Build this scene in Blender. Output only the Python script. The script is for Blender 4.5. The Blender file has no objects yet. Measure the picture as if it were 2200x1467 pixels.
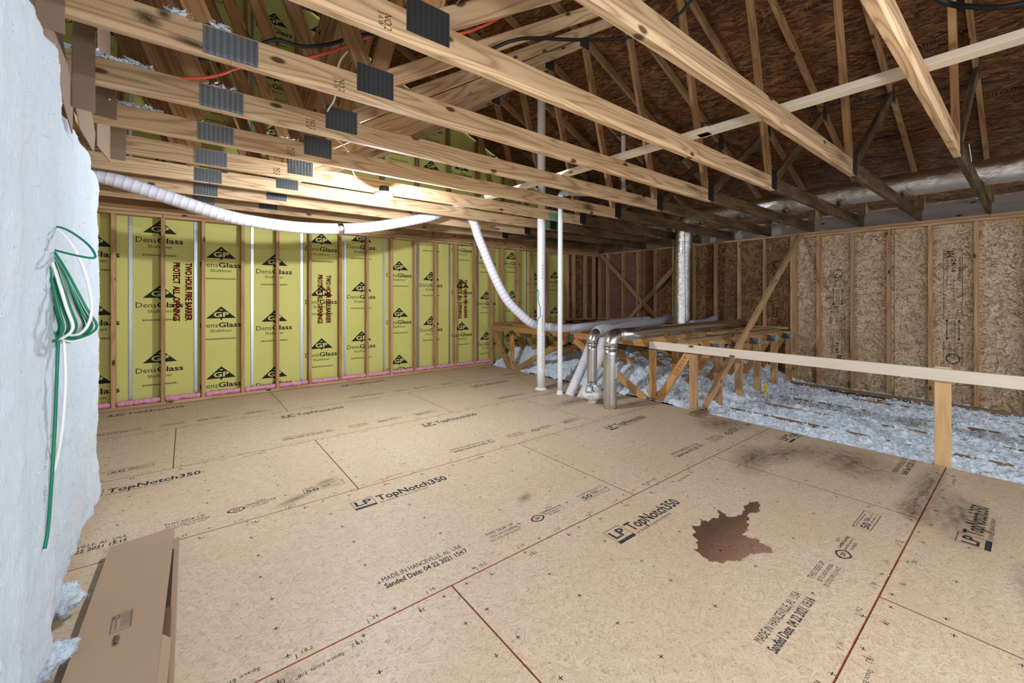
import bpy, math, random
import numpy as np
from mathutils import Vector, Matrix, noise

random.seed(7)
SC = bpy.context.scene
COL = SC.collection
D = bpy.data

# ------------------------------------------------------------------ camera, world, lamps, exposure
cam_d = D.cameras.new('camera')
cam_d.sensor_width = 36.0
cam_d.lens = 887.24 / 2200 * 36.0
cam_d.shift_y = -96.9 / 2200
cam_d.clip_start = 0.02
cam = D.objects.new('camera', cam_d)
cam.location = (0, 0, 1.3047)
cam.rotation_euler = (math.pi / 2, 0, -0.6677)
COL.objects.link(cam)
SC.camera = cam

world = D.worlds.new('world')
SC.world = world
world.use_nodes = True
bg = world.node_tree.nodes['Background']
bg.inputs[0].default_value = (0.86, 0.92, 1.0, 1)
bg.inputs[1].default_value = 1.3

SC.view_settings.view_transform = 'Standard'
SC.view_settings.look = 'None'
SC.view_settings.gamma = 1.0
SC.view_settings.use_curve_mapping = False
SC.view_settings.exposure = 0.56

LAMP_MAIN = (1.462, 3.80, 2.262)      # the bare lamp seen under the trusses
FILL_REAR = (1.55, -1.55, 2.262)      # added unseen copy behind the camera, brightens the near end
POWER_MAIN = 145.0
POWER_REAR = 125.0
FILL_NEAR = (0.75, -0.55, 1.42)            # added unseen fill lamp on a stand beside the camera
for nm, p, pw in (('lamp_light', LAMP_MAIN, POWER_MAIN), ('lamp_light', FILL_REAR, POWER_REAR), ('fill_light', FILL_NEAR, 68.0)):
    l = D.lights.new(nm, 'POINT')
    l.energy = pw
    l.color = (0.875, 0.92, 1.0)
    l.shadow_soft_size = 0.03 if nm == 'lamp_light' else 0.10
    lo = D.objects.new(nm, l)
    lo.location = (p[0], p[1], p[2] - 0.062) if nm == 'lamp_light' else p
    COL.objects.link(lo)

# ------------------------------------------------------------------ helpers
W = {}
MESH = {}


def reg(o, M, parent=None, mat=None):
    COL.objects.link(o)
    if parent is not None:
        o.parent = parent
        o.matrix_basis = W[parent.name].inverted() @ M
    else:
        o.matrix_basis = M
    W[o.name] = M.copy()
    if mat is not None and o.data is not None and len(o.data.materials) == 0:
        o.data.materials.append(mat)
    return o


def tag(o, label, cat, group=None, kind=None):
    o['label'] = label
    if cat:
        o['category'] = cat
    if group:
        o['group'] = group
    if kind:
        o['kind'] = kind
    return o


def thing(name, label, cat, loc=(0, 0, 0), group=None):
    o = D.objects.new(name, None)
    o.empty_display_size = 0.1
    reg(o, Matrix.Translation(loc))
    return tag(o, label, cat, group)


def structure(name, label, loc=(0, 0, 0)):
    o = D.objects.new(name, None)
    reg(o, Matrix.Translation(loc))
    o['kind'] = 'structure'
    o['label'] = label
    return o


def mesh_from(name, V, F, mats=(), fm=None, smooth=False):
    me = D.meshes.new(name)
    me.from_pydata([tuple(v) for v in V], [], [tuple(f) for f in F])
    for m in mats:
        me.materials.append(m)
    if fm is not None:
        me.polygons.foreach_set('material_index', fm)
    if smooth:
        me.polygons.foreach_set('use_smooth', [True] * len(me.polygons))
    me.update()
    return me


def frame(a, b, up=(0, 0, 1)):
    a = Vector(a); b = Vector(b)
    x = (b - a)
    L = x.length
    x.normalize()
    u = Vector(up)
    y = u.cross(x)
    if y.length < 1e-4:
        y = Vector((0, 1, 0)).cross(x)
    y.normalize()
    z = x.cross(y)
    M = Matrix(((x.x, y.x, z.x, 0), (x.y, y.y, z.y, 0), (x.z, y.z, z.z, 0), (0, 0, 0, 1)))
    M.translation = (a + b) / 2
    return M, L


def cham_box(L, w, h, c):
    """box, long axis X, octagonal section"""
    s = [(w / 2 - c, -h / 2), (w / 2, -h / 2 + c), (w / 2, h / 2 - c), (w / 2 - c, h / 2),
         (-w / 2 + c, h / 2), (-w / 2, h / 2 - c), (-w / 2, -h / 2 + c), (-w / 2 + c, -h / 2)]
    V = [(-L / 2, y, z) for y, z in s] + [(L / 2, y, z) for y, z in s]
    F = [(i, (i + 1) % 8, 8 + (i + 1) % 8, 8 + i) for i in range(8)]
    F += [tuple(range(7, -1, -1)), tuple(range(8, 16))]
    return V, F


def board(name, a, b, w, h, mat, parent=None, up=(0, 0, 1), c=0.0022):
    """lumber from a to b (centre line); w across, h along 'up'"""
    M, L = frame(a, b, up)
    key = (round(L, 3), round(w, 4), round(h, 4), c, mat.name)
    me = MESH.get(key)
    if me is None:
        V, F = cham_box(L, w, h, min(c, w / 4, h / 4))
        me = mesh_from(name, V, F, [mat])
        MESH[key] = me
    o = D.objects.new(name, me)
    return reg(o, M, parent)


def box(name, lo, hi, mat, parent=None, c=0.0015):
    lo = Vector(lo); hi = Vector(hi)
    d = hi - lo
    ax = max(range(3), key=lambda i: d[i])
    cen = (lo + hi) / 2
    e = Vector((0, 0, 0)); e[ax] = d[ax] / 2
    if ax == 0:
        return board(name, cen - e, cen + e, d.y, d.z, mat, parent, (0, 0, 1), c)
    if ax == 1:
        return board(name, cen - e, cen + e, d.x, d.z, mat, parent, (0, 0, 1), c)
    return board(name, cen - e, cen + e, d.x, d.y, mat, parent, (0, 1, 0), c)


def smooth_path(pts, n):
    P = [Vector(p) for p in pts]
    out = []
    for i in range(len(P) - 1):
        p0 = P[i - 1] if i else P[0] * 2 - P[1]
        p1, p2 = P[i], P[i + 1]
        p3 = P[i + 2] if i + 2 < len(P) else P[-1] * 2 - P[-2]
        for k in range(n):
            t = k / n
            out.append(0.5 * ((2 * p1) + (-p0 + p2) * t + (2 * p0 - 5 * p1 + 4 * p2 - p3) * t * t
                              + (-p0 + 3 * p1 - 3 * p2 + p3) * t ** 3))
    out.append(P[-1])
    return out


def resample(path, step):
    d = [0.0]
    for i in range(1, len(path)):
        d.append(d[-1] + (path[i] - path[i - 1]).length)
    n = max(2, int(d[-1] / step) + 1)
    out = []
    j = 0
    for k in range(n):
        s = d[-1] * k / (n - 1)
        while j < len(d) - 2 and d[j + 1] < s:
            j += 1
        t = (s - d[j]) / max(1e-9, d[j + 1] - d[j])
        out.append(path[j].lerp(path[j + 1], t))
    return out


def sweep(path, rfun, seg=12, cap=True, wob=None):
    V, F = [], []
    n = len(path)
    t = (path[1] - path[0]).normalized()
    nrm = t.orthogonal().normalized()
    for i, p in enumerate(path):
        if i == 0:
            t2 = (path[1] - path[0])
        elif i == n - 1:
            t2 = (path[-1] - path[-2])
        else:
            t2 = (path[i + 1] - path[i - 1])
        t2.normalize()
        q = t.rotation_difference(t2)
        nrm = q @ nrm
        nrm = (nrm - t2 * nrm.dot(t2)).normalized()
        t = t2
        b = t.cross(nrm)
        r = rfun(i)
        for k in range(seg):
            a = 2 * math.pi * k / seg
            rr = r * (1 + (wob(i, k) if wob else 0))
            V.append(p + nrm * (math.cos(a) * rr) + b * (math.sin(a) * rr))
    for i in range(n - 1):
        for k in range(seg):
            F.append((i * seg + k, i * seg + (k + 1) % seg, (i + 1) * seg + (k + 1) % seg, (i + 1) * seg + k))
    if cap:
        F.append(tuple(range(seg - 1, -1, -1)))
        F.append(tuple((n - 1) * seg + k for k in range(seg)))
    return V, F


def tube(name, pts, r, mat, parent=None, seg=12, n=8, step=None, cap=True, straight=False, rfun=None, wob=None):
    path = [Vector(p) for p in pts] if straight else smooth_path(pts, n)
    if step:
        path = resample(path, step)
    org = path[0].copy()
    path = [p - org for p in path]
    V, F = sweep(path, rfun or (lambda i: r), seg, cap, wob)
    me = mesh_from(name, V, F, [mat], None, True)
    o = D.objects.new(name, me)
    return reg(o, Matrix.Translation(org), parent)


def flex(name, pts, r, mat, parent=None, pitch=0.026, depth=0.03, seg=18, sag=0.0):
    """spiral flex duct: ribs modelled as radius changes"""
    path = resample(smooth_path(pts, 12), pitch / 5)
    rf = lambda i: r * (1 + depth * (1, 0.9, -0.3, -0.4, -0.1)[i % 5])
    o = tube(name, path, r, mat, parent, seg=seg, straight=True, rfun=rf)
    o.data.materials.append(M_RIB)
    fm = [1 if (k // seg) % 5 == 0 else 0 for k in range(len(o.data.polygons))]
    fm[-2:] = [0, 0]
    o.data.polygons.foreach_set('material_index', fm)
    return o


class Acc:
    def __init__(s):
        s.V, s.F, s.M = [], [], []

    def add(s, V, F, M=None, mi=0):
        o = len(s.V)
        s.V += [(M @ Vector(v)) for v in V] if M is not None else [Vector(v) for v in V]
        s.F += [tuple(i + o for i in f) for f in F]
        s.M += [mi] * len(F)

    def mesh(s, name, mats, smooth=False):
        return mesh_from(name, s.V, s.F, mats, s.M, smooth)


GL = {}


def glyphs(txt, bold=False):
    k = (txt, bold)
    if k not in GL:
        cu = D.curves.new('lettering', 'FONT')
        cu.body = txt
        cu.size = 1.0
        cu.resolution_u = 2
        if bold:
            cu.offset = 0.022
        ob = D.objects.new('lettering', cu)
        me = D.meshes.new_from_object(ob)
        V = [v.co.copy() for v in me.vertices]
        F = [tuple(p.vertices) for p in me.polygons]
        D.objects.remove(ob)
        D.curves.remove(cu)
        D.meshes.remove(me)
        if V:
            x0 = min(v.x for v in V); x1 = max(v.x for v in V)
        else:
            x0, x1 = 0, 1
        GL[k] = (V, F, x0, x1)
    return GL[k]


CAP = 0.70


def text(acc, s, x, y, h, width=None, bold=False, rot=0.0, mi=0, center=False):
    """write s with baseline start (x,y), cap height h, optional total width; rot about the start"""
    V, F, x0, x1 = glyphs(s, bold)
    ky = h / CAP
    kx = (width / (x1 - x0)) if width else ky
    off = -(x1 - x0) * kx / 2 if center else 0
    c, sn = math.cos(rot), math.sin(rot)
    out = []
    for v in V:
        px = (v.x - x0) * kx + off
        py = v.y * ky
        out.append((x + px * c - py * sn, y + px * sn + py * c, 0))
    acc.add(out, F, None, mi)


def rect(acc, x0, y0, x1, y1, mi=0, z=0.0):
    acc.add([(x0, y0, z), (x1, y0, z), (x1, y1, z), (x0, y1, z)], [(0, 1, 2, 3)], None, mi)


def frame_rect(acc, x0, y0, x1, y1, t=0.004, mi=0):
    rect(acc, x0, y0, x1, y0 + t, mi); rect(acc, x0, y1 - t, x1, y1, mi)
    rect(acc, x0, y0 + t, x0 + t, y1 - t, mi); rect(acc, x1 - t, y0 + t, x1, y1 - t, mi)


ORD = ['first', 'second', 'third', 'fourth', 'fifth', 'sixth', 'seventh', 'eighth', 'ninth', 'tenth', 'eleventh',
       'twelfth', 'thirteenth', 'fourteenth', 'fifteenth', 'sixteenth']

# ------------------------------------------------------------------ materials


class NT:
    def __init__(s, name, rough=0.7, metal=0.0, spec=0.3):
        m = D.materials.new(name)
        m.use_nodes = True
        s.m = m
        s.t = m.node_tree
        s.b = s.t.nodes['Principled BSDF']
        s.b.inputs['Roughness'].default_value = rough
        s.b.inputs['Metallic'].default_value = metal
        s.b.inputs['Specular IOR Level'].default_value = spec
        s.out = s.t.nodes['Material Output']

    def n(s, typ, **kw):
        nd = s.t.nodes.new(typ)
        for k, v in kw.items():
            if k.startswith('i_'):
                key = k[2:]
                key = int(key) if key.isdigit() else key
                inp = nd.inputs[key]
                if hasattr(v, 'is_linked') or isinstance(v, bpy.types.NodeSocket):
                    s.t.links.new(v, inp)
                else:
                    inp.default_value = v
            else:
                setattr(nd, k, v)
        return nd

    def link(s, a, b):
        s.t.links.new(a, b)

    def math(s, op, a, b=None, c=None, clamp=False):
        nd = s.t.nodes.new('ShaderNodeMath')
        nd.operation = op
        nd.use_clamp = clamp
        for i, v in enumerate((a, b, c)):
            if v is None:
                continue
            if isinstance(v, bpy.types.NodeSocket):
                s.t.links.new(v, nd.inputs[i])
            else:
                nd.inputs[i].default_value = v
        return nd.outputs[0]

    def mix(s, f, a, b, blend='MIX'):
        nd = s.t.nodes.new('ShaderNodeMix')
        nd.data_type = 'RGBA'
        nd.blend_type = blend
        for inp, v in ((nd.inputs[0], f), (nd.inputs[6], a), (nd.inputs[7], b)):
            if isinstance(v, bpy.types.NodeSocket):
                s.t.links.new(v, inp)
            else:
                inp.default_value = v if not isinstance(v, tuple) else (*v[:3], 1)
        return nd.outputs[2]

    def ramp(s, f, stops, interp='LINEAR'):
        nd = s.t.nodes.new('ShaderNodeValToRGB')
        nd.color_ramp.interpolation = interp
        e = nd.color_ramp.elements
        while len(e) < len(stops):
            e.new(0.5)
        for el, (p, c) in zip(e, stops):
            el.position = p
            el.color = (*c, 1) if len(c) == 3 else c
        s.t.links.new(f, nd.inputs[0])
        return nd.outputs[0]

    def coords(s, scale=(1, 1, 1), rnd=True, rot=(0, 0, 0), loc=(0, 0, 0)):
        tc = s.t.nodes.new('ShaderNodeTexCoord')
        v = tc.outputs['Object']
        if rnd:
            oi = s.t.nodes.new('ShaderNodeObjectInfo')
            sc = s.n('ShaderNodeVectorMath', operation='SCALE', i_0=(37.0, 11.0, 23.0), i_3=oi.outputs['Random'])
            ad = s.n('ShaderNodeVectorMath', operation='ADD', i_0=v, i_1=sc.outputs[0])
            v = ad.outputs[0]
        mp = s.n('ShaderNodeMapping', i_Vector=v, i_Scale=scale, i_Rotation=rot, i_Location=loc)
        return mp.outputs[0]

    def noise(s, vec, scale=5.0, detail=3.0, rough=0.55, dist=0.0):
        nd = s.n('ShaderNodeTexNoise', i_Vector=vec, i_Scale=scale, i_Detail=detail, i_Roughness=rough, i_Distortion=dist)
        return nd.outputs['Fac']

    def bump(s, h, strength=0.3, dist=0.01):
        nd = s.n('ShaderNodeBump', i_Height=h, i_Strength=strength, i_Distance=dist)
        s.link(nd.outputs[0], s.b.inputs['Normal'])

    def col(s, c):
        if isinstance(c, bpy.types.NodeSocket):
            s.link(c, s.b.inputs['Base Color'])
        else:
            s.b.inputs['Base Color'].default_value = (*c[:3], 1)


def S(r, g, b):
    f = lambda c: c / 255 / 12.92 if c / 255 <= 0.04045 else ((c / 255 + 0.055) / 1.055) ** 2.4
    return (f(r), f(g), f(b))


def plain(name, c, rough=0.6, metal=0.0, spec=0.3):
    t = NT(name, rough, metal, spec)
    t.col(c)
    return t.m


def lumber(name, light, dark, knot=(60, 36, 20), rings=9.0, strength=0.75, weather=None):
    t = NT(name, 0.72, 0, 0.2)
    v = t.coords((1, 1, 1))
    vs = t.n('ShaderNodeMapping', i_Vector=v, i_Scale=(0.55, 6.5, 6.5)).outputs[0]
    n = t.noise(vs, 1.3, 1.5, 0.45)
    r = t.math('PINGPONG', t.math('MULTIPLY', n, rings), 0.5)
    r = t.math('POWER', t.math('MULTIPLY', r, 2.0), 2.6)
    vf = t.n('ShaderNodeMapping', i_Vector=v, i_Scale=(3.0, 160, 160)).outputs[0]
    f = t.noise(vf, 1.0, 2.0)
    vb = t.n('ShaderNodeMapping', i_Vector=v, i_Scale=(1.2, 5, 5)).outputs[0]
    bl = t.noise(vb, 1.0, 2.0)
    vk = t.n('ShaderNodeSeparateXYZ', i_Vector=v)
    kx = t.math('MULTIPLY', vk.outputs[0], 1.9)
    ky = t.math('MULTIPLY', t.math('ADD', vk.outputs[1], vk.outputs[2]), 4.2)
    kv = t.n('ShaderNodeCombineXYZ', i_X=kx, i_Y=ky).outputs[0]
    vor = t.n('ShaderNodeTexVoronoi', voronoi_dimensions='2D', i_Vector=kv, i_Scale=1.0)
    kd = t.math('ADD', vor.outputs['Distance'], t.math('MULTIPLY', t.math('SUBTRACT', f, 0.5), 0.05))
    sel = t.math('GREATER_THAN', t.n('ShaderNodeSeparateColor', i_Color=vor.outputs['Color']).outputs[0], 0.55)
    km = t.math('MULTIPLY', t.math('SUBTRACT', 1.0, t.math('DIVIDE', kd, 0.075), clamp=True), sel)
    km = t.math('MULTIPLY', t.math('MULTIPLY', km, 2.2, clamp=True), 0.9)
    oi = t.n('ShaderNodeObjectInfo')
    c = t.mix(t.math('MULTIPLY', r, strength), S(*light), S(*dark))
    c = t.mix(t.math('MULTIPLY', t.math('SUBTRACT', f, 0.35), 0.45, clamp=True), c, S(*[x * 0.72 for x in dark]))
    c = t.mix(t.math('MULTIPLY', t.math('SUBTRACT', bl, 0.4), 0.9, clamp=True), c, S(*[x * 0.93 for x in dark]))
    val = t.math('ADD', 0.84, t.math('MULTIPLY', oi.outputs['Random'], 0.28))
    hs = t.n('ShaderNodeHueSaturation', i_Value=val, i_Color=c)
    c = hs.outputs[0]
    c = t.mix(km, c, S(*knot))
    if weather:
        vw = t.n('ShaderNodeMapping', i_Vector=v, i_Scale=(1.6, 9, 9)).outputs[0]
        wv = t.noise(vw, 1.0, 4.0, 0.65)
        c = t.mix(t.math('MULTIPLY', t.math('SUBTRACT', wv, 0.36, clamp=True), 3.4, clamp=True), c, S(*weather))
    t.col(c)
    t.bump(t.math('ADD', f, t.math('MULTIPLY', r, 0.3)), 0.18, 0.003)
    return t.m


def osb(name, dark, mid, light, length=0.075, width=0.014, angles=(0.2, 1.0, 1.9, 2.7), tint=None, contrast=1.0,
        blotch=0.35, rough=0.65, fine=None):
    t = NT(name, rough, 0, 0.25)
    v0 = t.coords((1, 1, 1))
    wn = t.n('ShaderNodeTexNoise', i_Vector=v0, i_Scale=18.0, i_Detail=1.0)
    off = t.n('ShaderNodeVectorMath', operation='SCALE',
              i_0=t.n('ShaderNodeVectorMath', operation='SUBTRACT', i_0=wn.outputs['Color'], i_1=(0.5, 0.5, 0.5)).outputs[0],
              i_3=0.006).outputs[0]
    v = t.n('ShaderNodeVectorMath', operation='ADD', i_0=v0, i_1=off).outputs[0]
    pr = sh = ed = None
    for k, a in enumerate(angles):
        rot = t.n('ShaderNodeMapping', i_Vector=v, i_Rotation=(0, 0, a), i_Location=(k * 3.7, k * 1.3, 0)).outputs[0]
        sc = t.n('ShaderNodeMapping', i_Vector=rot, i_Scale=(1 / (length * (1 + 0.25 * (k % 2))), 1 / (width * (1 + 0.3 * ((k + 1) % 3))), 1)).outputs[0]
        vor = t.n('ShaderNodeTexVoronoi', voronoi_dimensions='2D', distance='CHEBYCHEV', i_Vector=sc, i_Scale=1.0)
        rgb = t.n('ShaderNodeSeparateColor', i_Color=vor.outputs['Color'])
        p, s_, d = rgb.outputs[0], rgb.outputs[1], vor.outputs['Distance']
        if pr is None:
            pr, sh, ed = p, s_, d
        else:
            m = t.math('GREATER_THAN', p, pr)
            mixf = lambda A, B: t.math('ADD', A, t.math('MULTIPLY', m, t.math('SUBTRACT', B, A)))
            pr2 = t.math('MAXIMUM', p, pr)
            sh = mixf(sh, s_)
            ed = mixf(ed, d)
            pr = pr2
    gr = t.noise(t.n('ShaderNodeMapping', i_Vector=v, i_Scale=(60, 60, 60)).outputs[0], 1.0, 3.0)
    val = t.math('ADD', t.math('MULTIPLY', sh, 0.8), t.math('MULTIPLY', gr, 0.25))
    val = t.math('ADD', 0.5, t.math('MULTIPLY', t.math('SUBTRACT', val, 0.52), contrast), clamp=True)
    c = t.ramp(val, [(0.0, S(*dark)), (0.38, S(*mid)), (0.72, S(*[(a + b) / 2 for a, b in zip(mid, light)])), (1.0, S(*light))])
    big = t.noise(v0, 1.6, 3.0)
    if tint:
        c = t.mix(t.math('MULTIPLY', t.math('SUBTRACT', big, 0.42, clamp=True), blotch * 5, clamp=True), c, S(*tint), 'MIX')
    if fine:
        sp = t.noise(t.n('ShaderNodeMapping', i_Vector=v0, i_Scale=(40, 40, 40)).outputs[0], 1.0, 2.0)
        c = t.mix(t.math('MULTIPLY', t.math('GREATER_THAN', sp, 0.68), 0.45), c, S(*fine))
    # dark slits along strand ends
    c = t.mix(t.math('MULTIPLY', t.math('GREATER_THAN', ed, 0.62), 0.5 * min(contrast, 1.0)), c, S(*[x * 0.6 for x in dark]))
    t.col(c)
    t.bump(t.math('ADD', val, t.math('MULTIPLY', pr, 0.5)), 0.25 * min(1, contrast), 0.004)
    return t.m


def filter_mat(name, c, soft=False, scale=3.0):
    """stain: a thin film that only tints what lies under it"""
    m = D.materials.new(name)
    m.use_nodes = True
    t = m.node_tree
    t.nodes.clear()
    out = t.nodes.new('ShaderNodeOutputMaterial')
    tr = t.nodes.new('ShaderNodeBsdfTransparent')
    t.links.new(tr.outputs[0], out.inputs[0])
    tc = t.nodes.new('ShaderNodeTexCoord')
    nz = t.nodes.new('ShaderNodeTexNoise')
    nz.inputs['Scale'].default_value = scale
    nz.inputs['Detail'].default_value = 5
    t.links.new(tc.outputs['Object'], nz.inputs['Vector'])
    mx = t.nodes.new('ShaderNodeMix')
    mx.data_type = 'RGBA'
    mx.inputs[6].default_value = (*c, 1)
    mx.inputs[7].default_value = (*[x + (1 - x) * (0.25 if not soft else 0.45) for x in c], 1)
    if soft:
        mx.inputs[7].default_value = (1, 1, 1, 1)
        g = t.nodes.new('ShaderNodeTexGradient')
        g.gradient_type = 'SPHERICAL'
        t.links.new(tc.outputs['Object'], g.inputs[0])
        a = t.nodes.new('ShaderNodeMath'); a.operation = 'MULTIPLY'
        t.links.new(g.outputs[1], a.inputs[0])
        p = t.nodes.new('ShaderNodeMath'); p.operation = 'MULTIPLY_ADD'; p.inputs[1].default_value = 2.6; p.inputs[2].default_value = -0.55
        t.links.new(nz.outputs['Fac'], p.inputs[0])
        t.links.new(p.outputs[0], a.inputs[1])
        s1 = t.nodes.new('ShaderNodeMath'); s1.operation = 'SUBTRACT'; s1.inputs[0].default_value = 1.0; s1.use_clamp = True
        t.links.new(a.outputs[0], s1.inputs[1])
        t.links.new(s1.outputs[0], mx.inputs[0])
    else:
        t.links.new(nz.outputs['Fac'], mx.inputs[0])
    t.links.new(mx.outputs[2], tr.inputs[0])
    return m


def ink(name, c, fade=0.5, scale=90.0):
    t = NT(name, 0.8, 0, 0.1)
    t.col(c)
    v = t.coords((1, 1, 1), rnd=False)
    n = t.noise(v, scale, 3.0)
    n2 = t.noise(v, 4.0, 2.0)
    a = t.math('ADD', 1.0 - fade, t.math('MULTIPLY', t.math('GREATER_THAN', t.math('ADD', n, t.math('MULTIPLY', n2, 0.25)), 0.56), fade))
    t.link(a, t.b.inputs['Alpha'])
    return t.m


M_STUD = lumber('stud_pine', (196, 160, 118), (156, 116, 78), rings=7)
M_TRUSS = lumber('truss_pine', (212, 182, 142), (150, 110, 74), rings=11)
M_WEB = lumber('web_pine', (164, 126, 86), (112, 80, 50), rings=9)
M_DARK = lumber('stained_pine', (134, 106, 74), (90, 68, 46), rings=9, weather=(66, 54, 42))
M_PALE = lumber('pale_spruce', (240, 230, 212), (230, 214, 188), rings=5, strength=0.4)
M_ORANGE = lumber('orange_pine', (204, 156, 102), (156, 108, 64), rings=11)
M_POST = lumber('yellow_pine', (228, 194, 142), (206, 162, 106), rings=6, strength=0.6)
M_GREY = lumber('grey_pine', (150, 126, 96), (112, 88, 64), rings=8)
M_WHITEW = lumber('whitened_board', (196, 192, 186), (168, 164, 160), rings=4, strength=0.3)
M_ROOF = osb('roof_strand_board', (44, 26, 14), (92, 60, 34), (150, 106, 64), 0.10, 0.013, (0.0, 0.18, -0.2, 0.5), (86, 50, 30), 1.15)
M_WALLD = osb('dark_strand_board', (58, 38, 22), (116, 84, 52), (176, 136, 90), 0.075, 0.0105, (0.2, 0.75, 1.3, 1.8, 2.35, 2.9), (88, 60, 38), 1.1)
M_WALLL = osb('pale_strand_board', (108, 82, 58), (188, 162, 128), (236, 216, 186), 0.075, 0.0105, (0.2, 0.75, 1.3, 1.8, 2.35, 2.9), (180, 146, 108), 1.05)
M_FLOOR = osb('floor_strand_board', (160, 134, 106), (196, 174, 147), (222, 206, 182), 0.034, 0.0042, (0.1, 0.5, -0.4, 1.2, -0.9), (194, 162, 124), 0.62, 0.22, 0.5, (152, 116, 82))
M_PINKPLY = lumber('reddish_plywood', (156, 112, 94), (122, 80, 66), rings=16, strength=0.7)
M_REDEDGE = ink('red_sealed_edge', S(150, 88, 62), 0.4, 60)
M_SEAM = ink('worn_edge', S(122, 88, 60), 0.3, 60)
M_UNDER = plain('gap_shadow_board', S(40, 26, 18), 0.9)

t = NT('yellow_gypsum_face', 0.7, 0, 0.25)
v = t.coords((1, 1, 1))
n1 = t.noise(v, 2.5, 4.0)
n2 = t.noise(v, 260, 2.0)
c = t.mix(n1, S(200, 197, 108), S(207, 204, 122))
c = t.mix(t.math('MULTIPLY', t.math('GREATER_THAN', t.noise(v, 34, 3.0), 0.73), 0.5), c, S(120, 110, 60))
t.col(c)
t.bump(n2, 0.08, 0.002)
M_YELLOW = t.m

M_BLACKINK = ink('black_print', S(40, 42, 30), 0.22, 160)
M_REDINK = ink('red_print', S(132, 26, 30), 0.15, 160)
M_FLOORINK = ink('grey_blue_print', S(58, 56, 58), 0.5, 170)
M_OSBINK = ink('dark_stamp', S(38, 30, 24), 0.3, 170)
M_YELINK = plain('reversed_print', S(212, 208, 138), 0.7)
M_BOXINK = plain('carton_print', S(48, 44, 48), 0.8)
M_BLUEINK = plain('blue_marker', S(40, 120, 160), 0.6)
t = NT('green_primer', 0.6, 0, 0.3)
t.col(S(60, 150, 104))
_c = t.n('ShaderNodeTexCoord').outputs['Object']
_g = t.n('ShaderNodeTexGradient', gradient_type='SPHERICAL', i_Vector=_c).outputs[1]
t.link(t.math('MULTIPLY', t.math('MULTIPLY', _g, 2.2), t.noise(t.n('ShaderNodeMapping', i_Vector=_c, i_Scale=(2, 5, 1)).outputs[0], 1.5, 4.0), clamp=True), t.b.inputs['Alpha'])
M_GREENP = t.m

t = NT('fibreglass_batt', 0.95, 0, 0.05)
v = t.coords((1, 1, 1))
n = t.noise(v, 3.0, 5.0, 0.6)
fn = t.noise(t.n('ShaderNodeMapping', i_Vector=v, i_Scale=(60, 160, 22)).outputs[0], 1.0, 5.0, 0.7)
c = t.mix(n, S(212, 228, 240), S(226, 236, 245))
c = t.mix(t.math('MULTIPLY', t.math('SUBTRACT', t.noise(v, 1.7, 3.0), 0.55, clamp=True), 2.2, clamp=True), c, S(236, 230, 220))
t.col(c)
t.bump(t.math('ADD', fn, t.math('MULTIPLY', n, 1.2)), 0.8, 0.014)
M_BATT = t.m

t = NT('blown_fibreglass', 0.95, 0, 0.05)
v = t.coords((1, 1, 1))
n = t.noise(v, 26, 6.0, 0.7)
c = t.ramp(n, [(0.25, S(190, 206, 222)), (0.5, S(228, 240, 250)), (0.75, S(246, 250, 253))])
c = t.mix(t.math('MULTIPLY', t.math('SUBTRACT', t.noise(v, 2.2, 4.0), 0.60, clamp=True), 3.0, clamp=True), c, S(150, 148, 150))
t.col(c)
t.bump(t.noise(v, 60, 6.0, 0.75), 0.5, 0.012)
M_BLOWN = t.m

t = NT('pink_fibreglass', 0.9, 0, 0.1)
v = t.coords((1, 1, 1))
c = t.mix(t.noise(v, 14, 4.0), S(206, 128, 156), S(234, 176, 196))
t.col(c)
t.bump(t.noise(v, 40, 4.0), 0.6, 0.01)
M_PINK = t.m

t = NT('brown_cardboard', 0.85, 0, 0.15)
v = t.coords((1, 1, 1))
c = t.mix(t.noise(v, 3, 3.0), S(168, 142, 116), S(178, 152, 126))
c = t.mix(t.math('MULTIPLY', t.noise(t.n('ShaderNodeMapping', i_Vector=v, i_Scale=(300, 300, 300)).outputs[0], 1.0, 2.0), 0.25), c, S(128, 100, 76))
t.col(c)
M_CARD = t.m
M_CARDEDGE = plain('corrugated_edge', S(110, 82, 56), 0.9)
M_CARDD = plain('cardboard_inside', S(70, 50, 34), 0.9)


def metal(name, c, rough, bscale=None, bstr=0.3, spangle=False, mp=(1, 1, 1)):
    t = NT(name, rough, 1.0, 0.5)
    v = t.coords((1, 1, 1))
    if spangle:
        vo = t.n('ShaderNodeTexVoronoi', i_Vector=v, i_Scale=60.0)
        g = t.n('ShaderNodeSeparateColor', i_Color=vo.outputs['Color']).outputs[0]
        t.col(t.mix(g, S(*c), S(*[min(255, x * 1.05) for x in c])))
        t.link(t.math('ADD', rough - 0.03, t.math('MULTIPLY', g, 0.06)), t.b.inputs['Roughness'])
    else:
        t.col(S(*c))
    if bscale:
        t.bump(t.noise(t.n('ShaderNodeMapping', i_Vector=v, i_Scale=mp).outputs[0], bscale, 5.0, 0.65), bstr, 0.02)
    return t.m


M_GALV = metal('galvanised_steel', (206, 210, 212), 0.24, 2.0, 0.03, True)
M_STEELSTUD = metal('steel_stud', (178, 184, 190), 0.38, 3.0, 0.05, True)
M_FOIL = metal('crinkled_foil', (226, 226, 222), 0.13, 34.0, 0.45, False, (1, .6, 1.4))
M_DARKMETAL = plain('dark_bracket', S(52, 56, 60), 0.6, 0.3)


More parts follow.
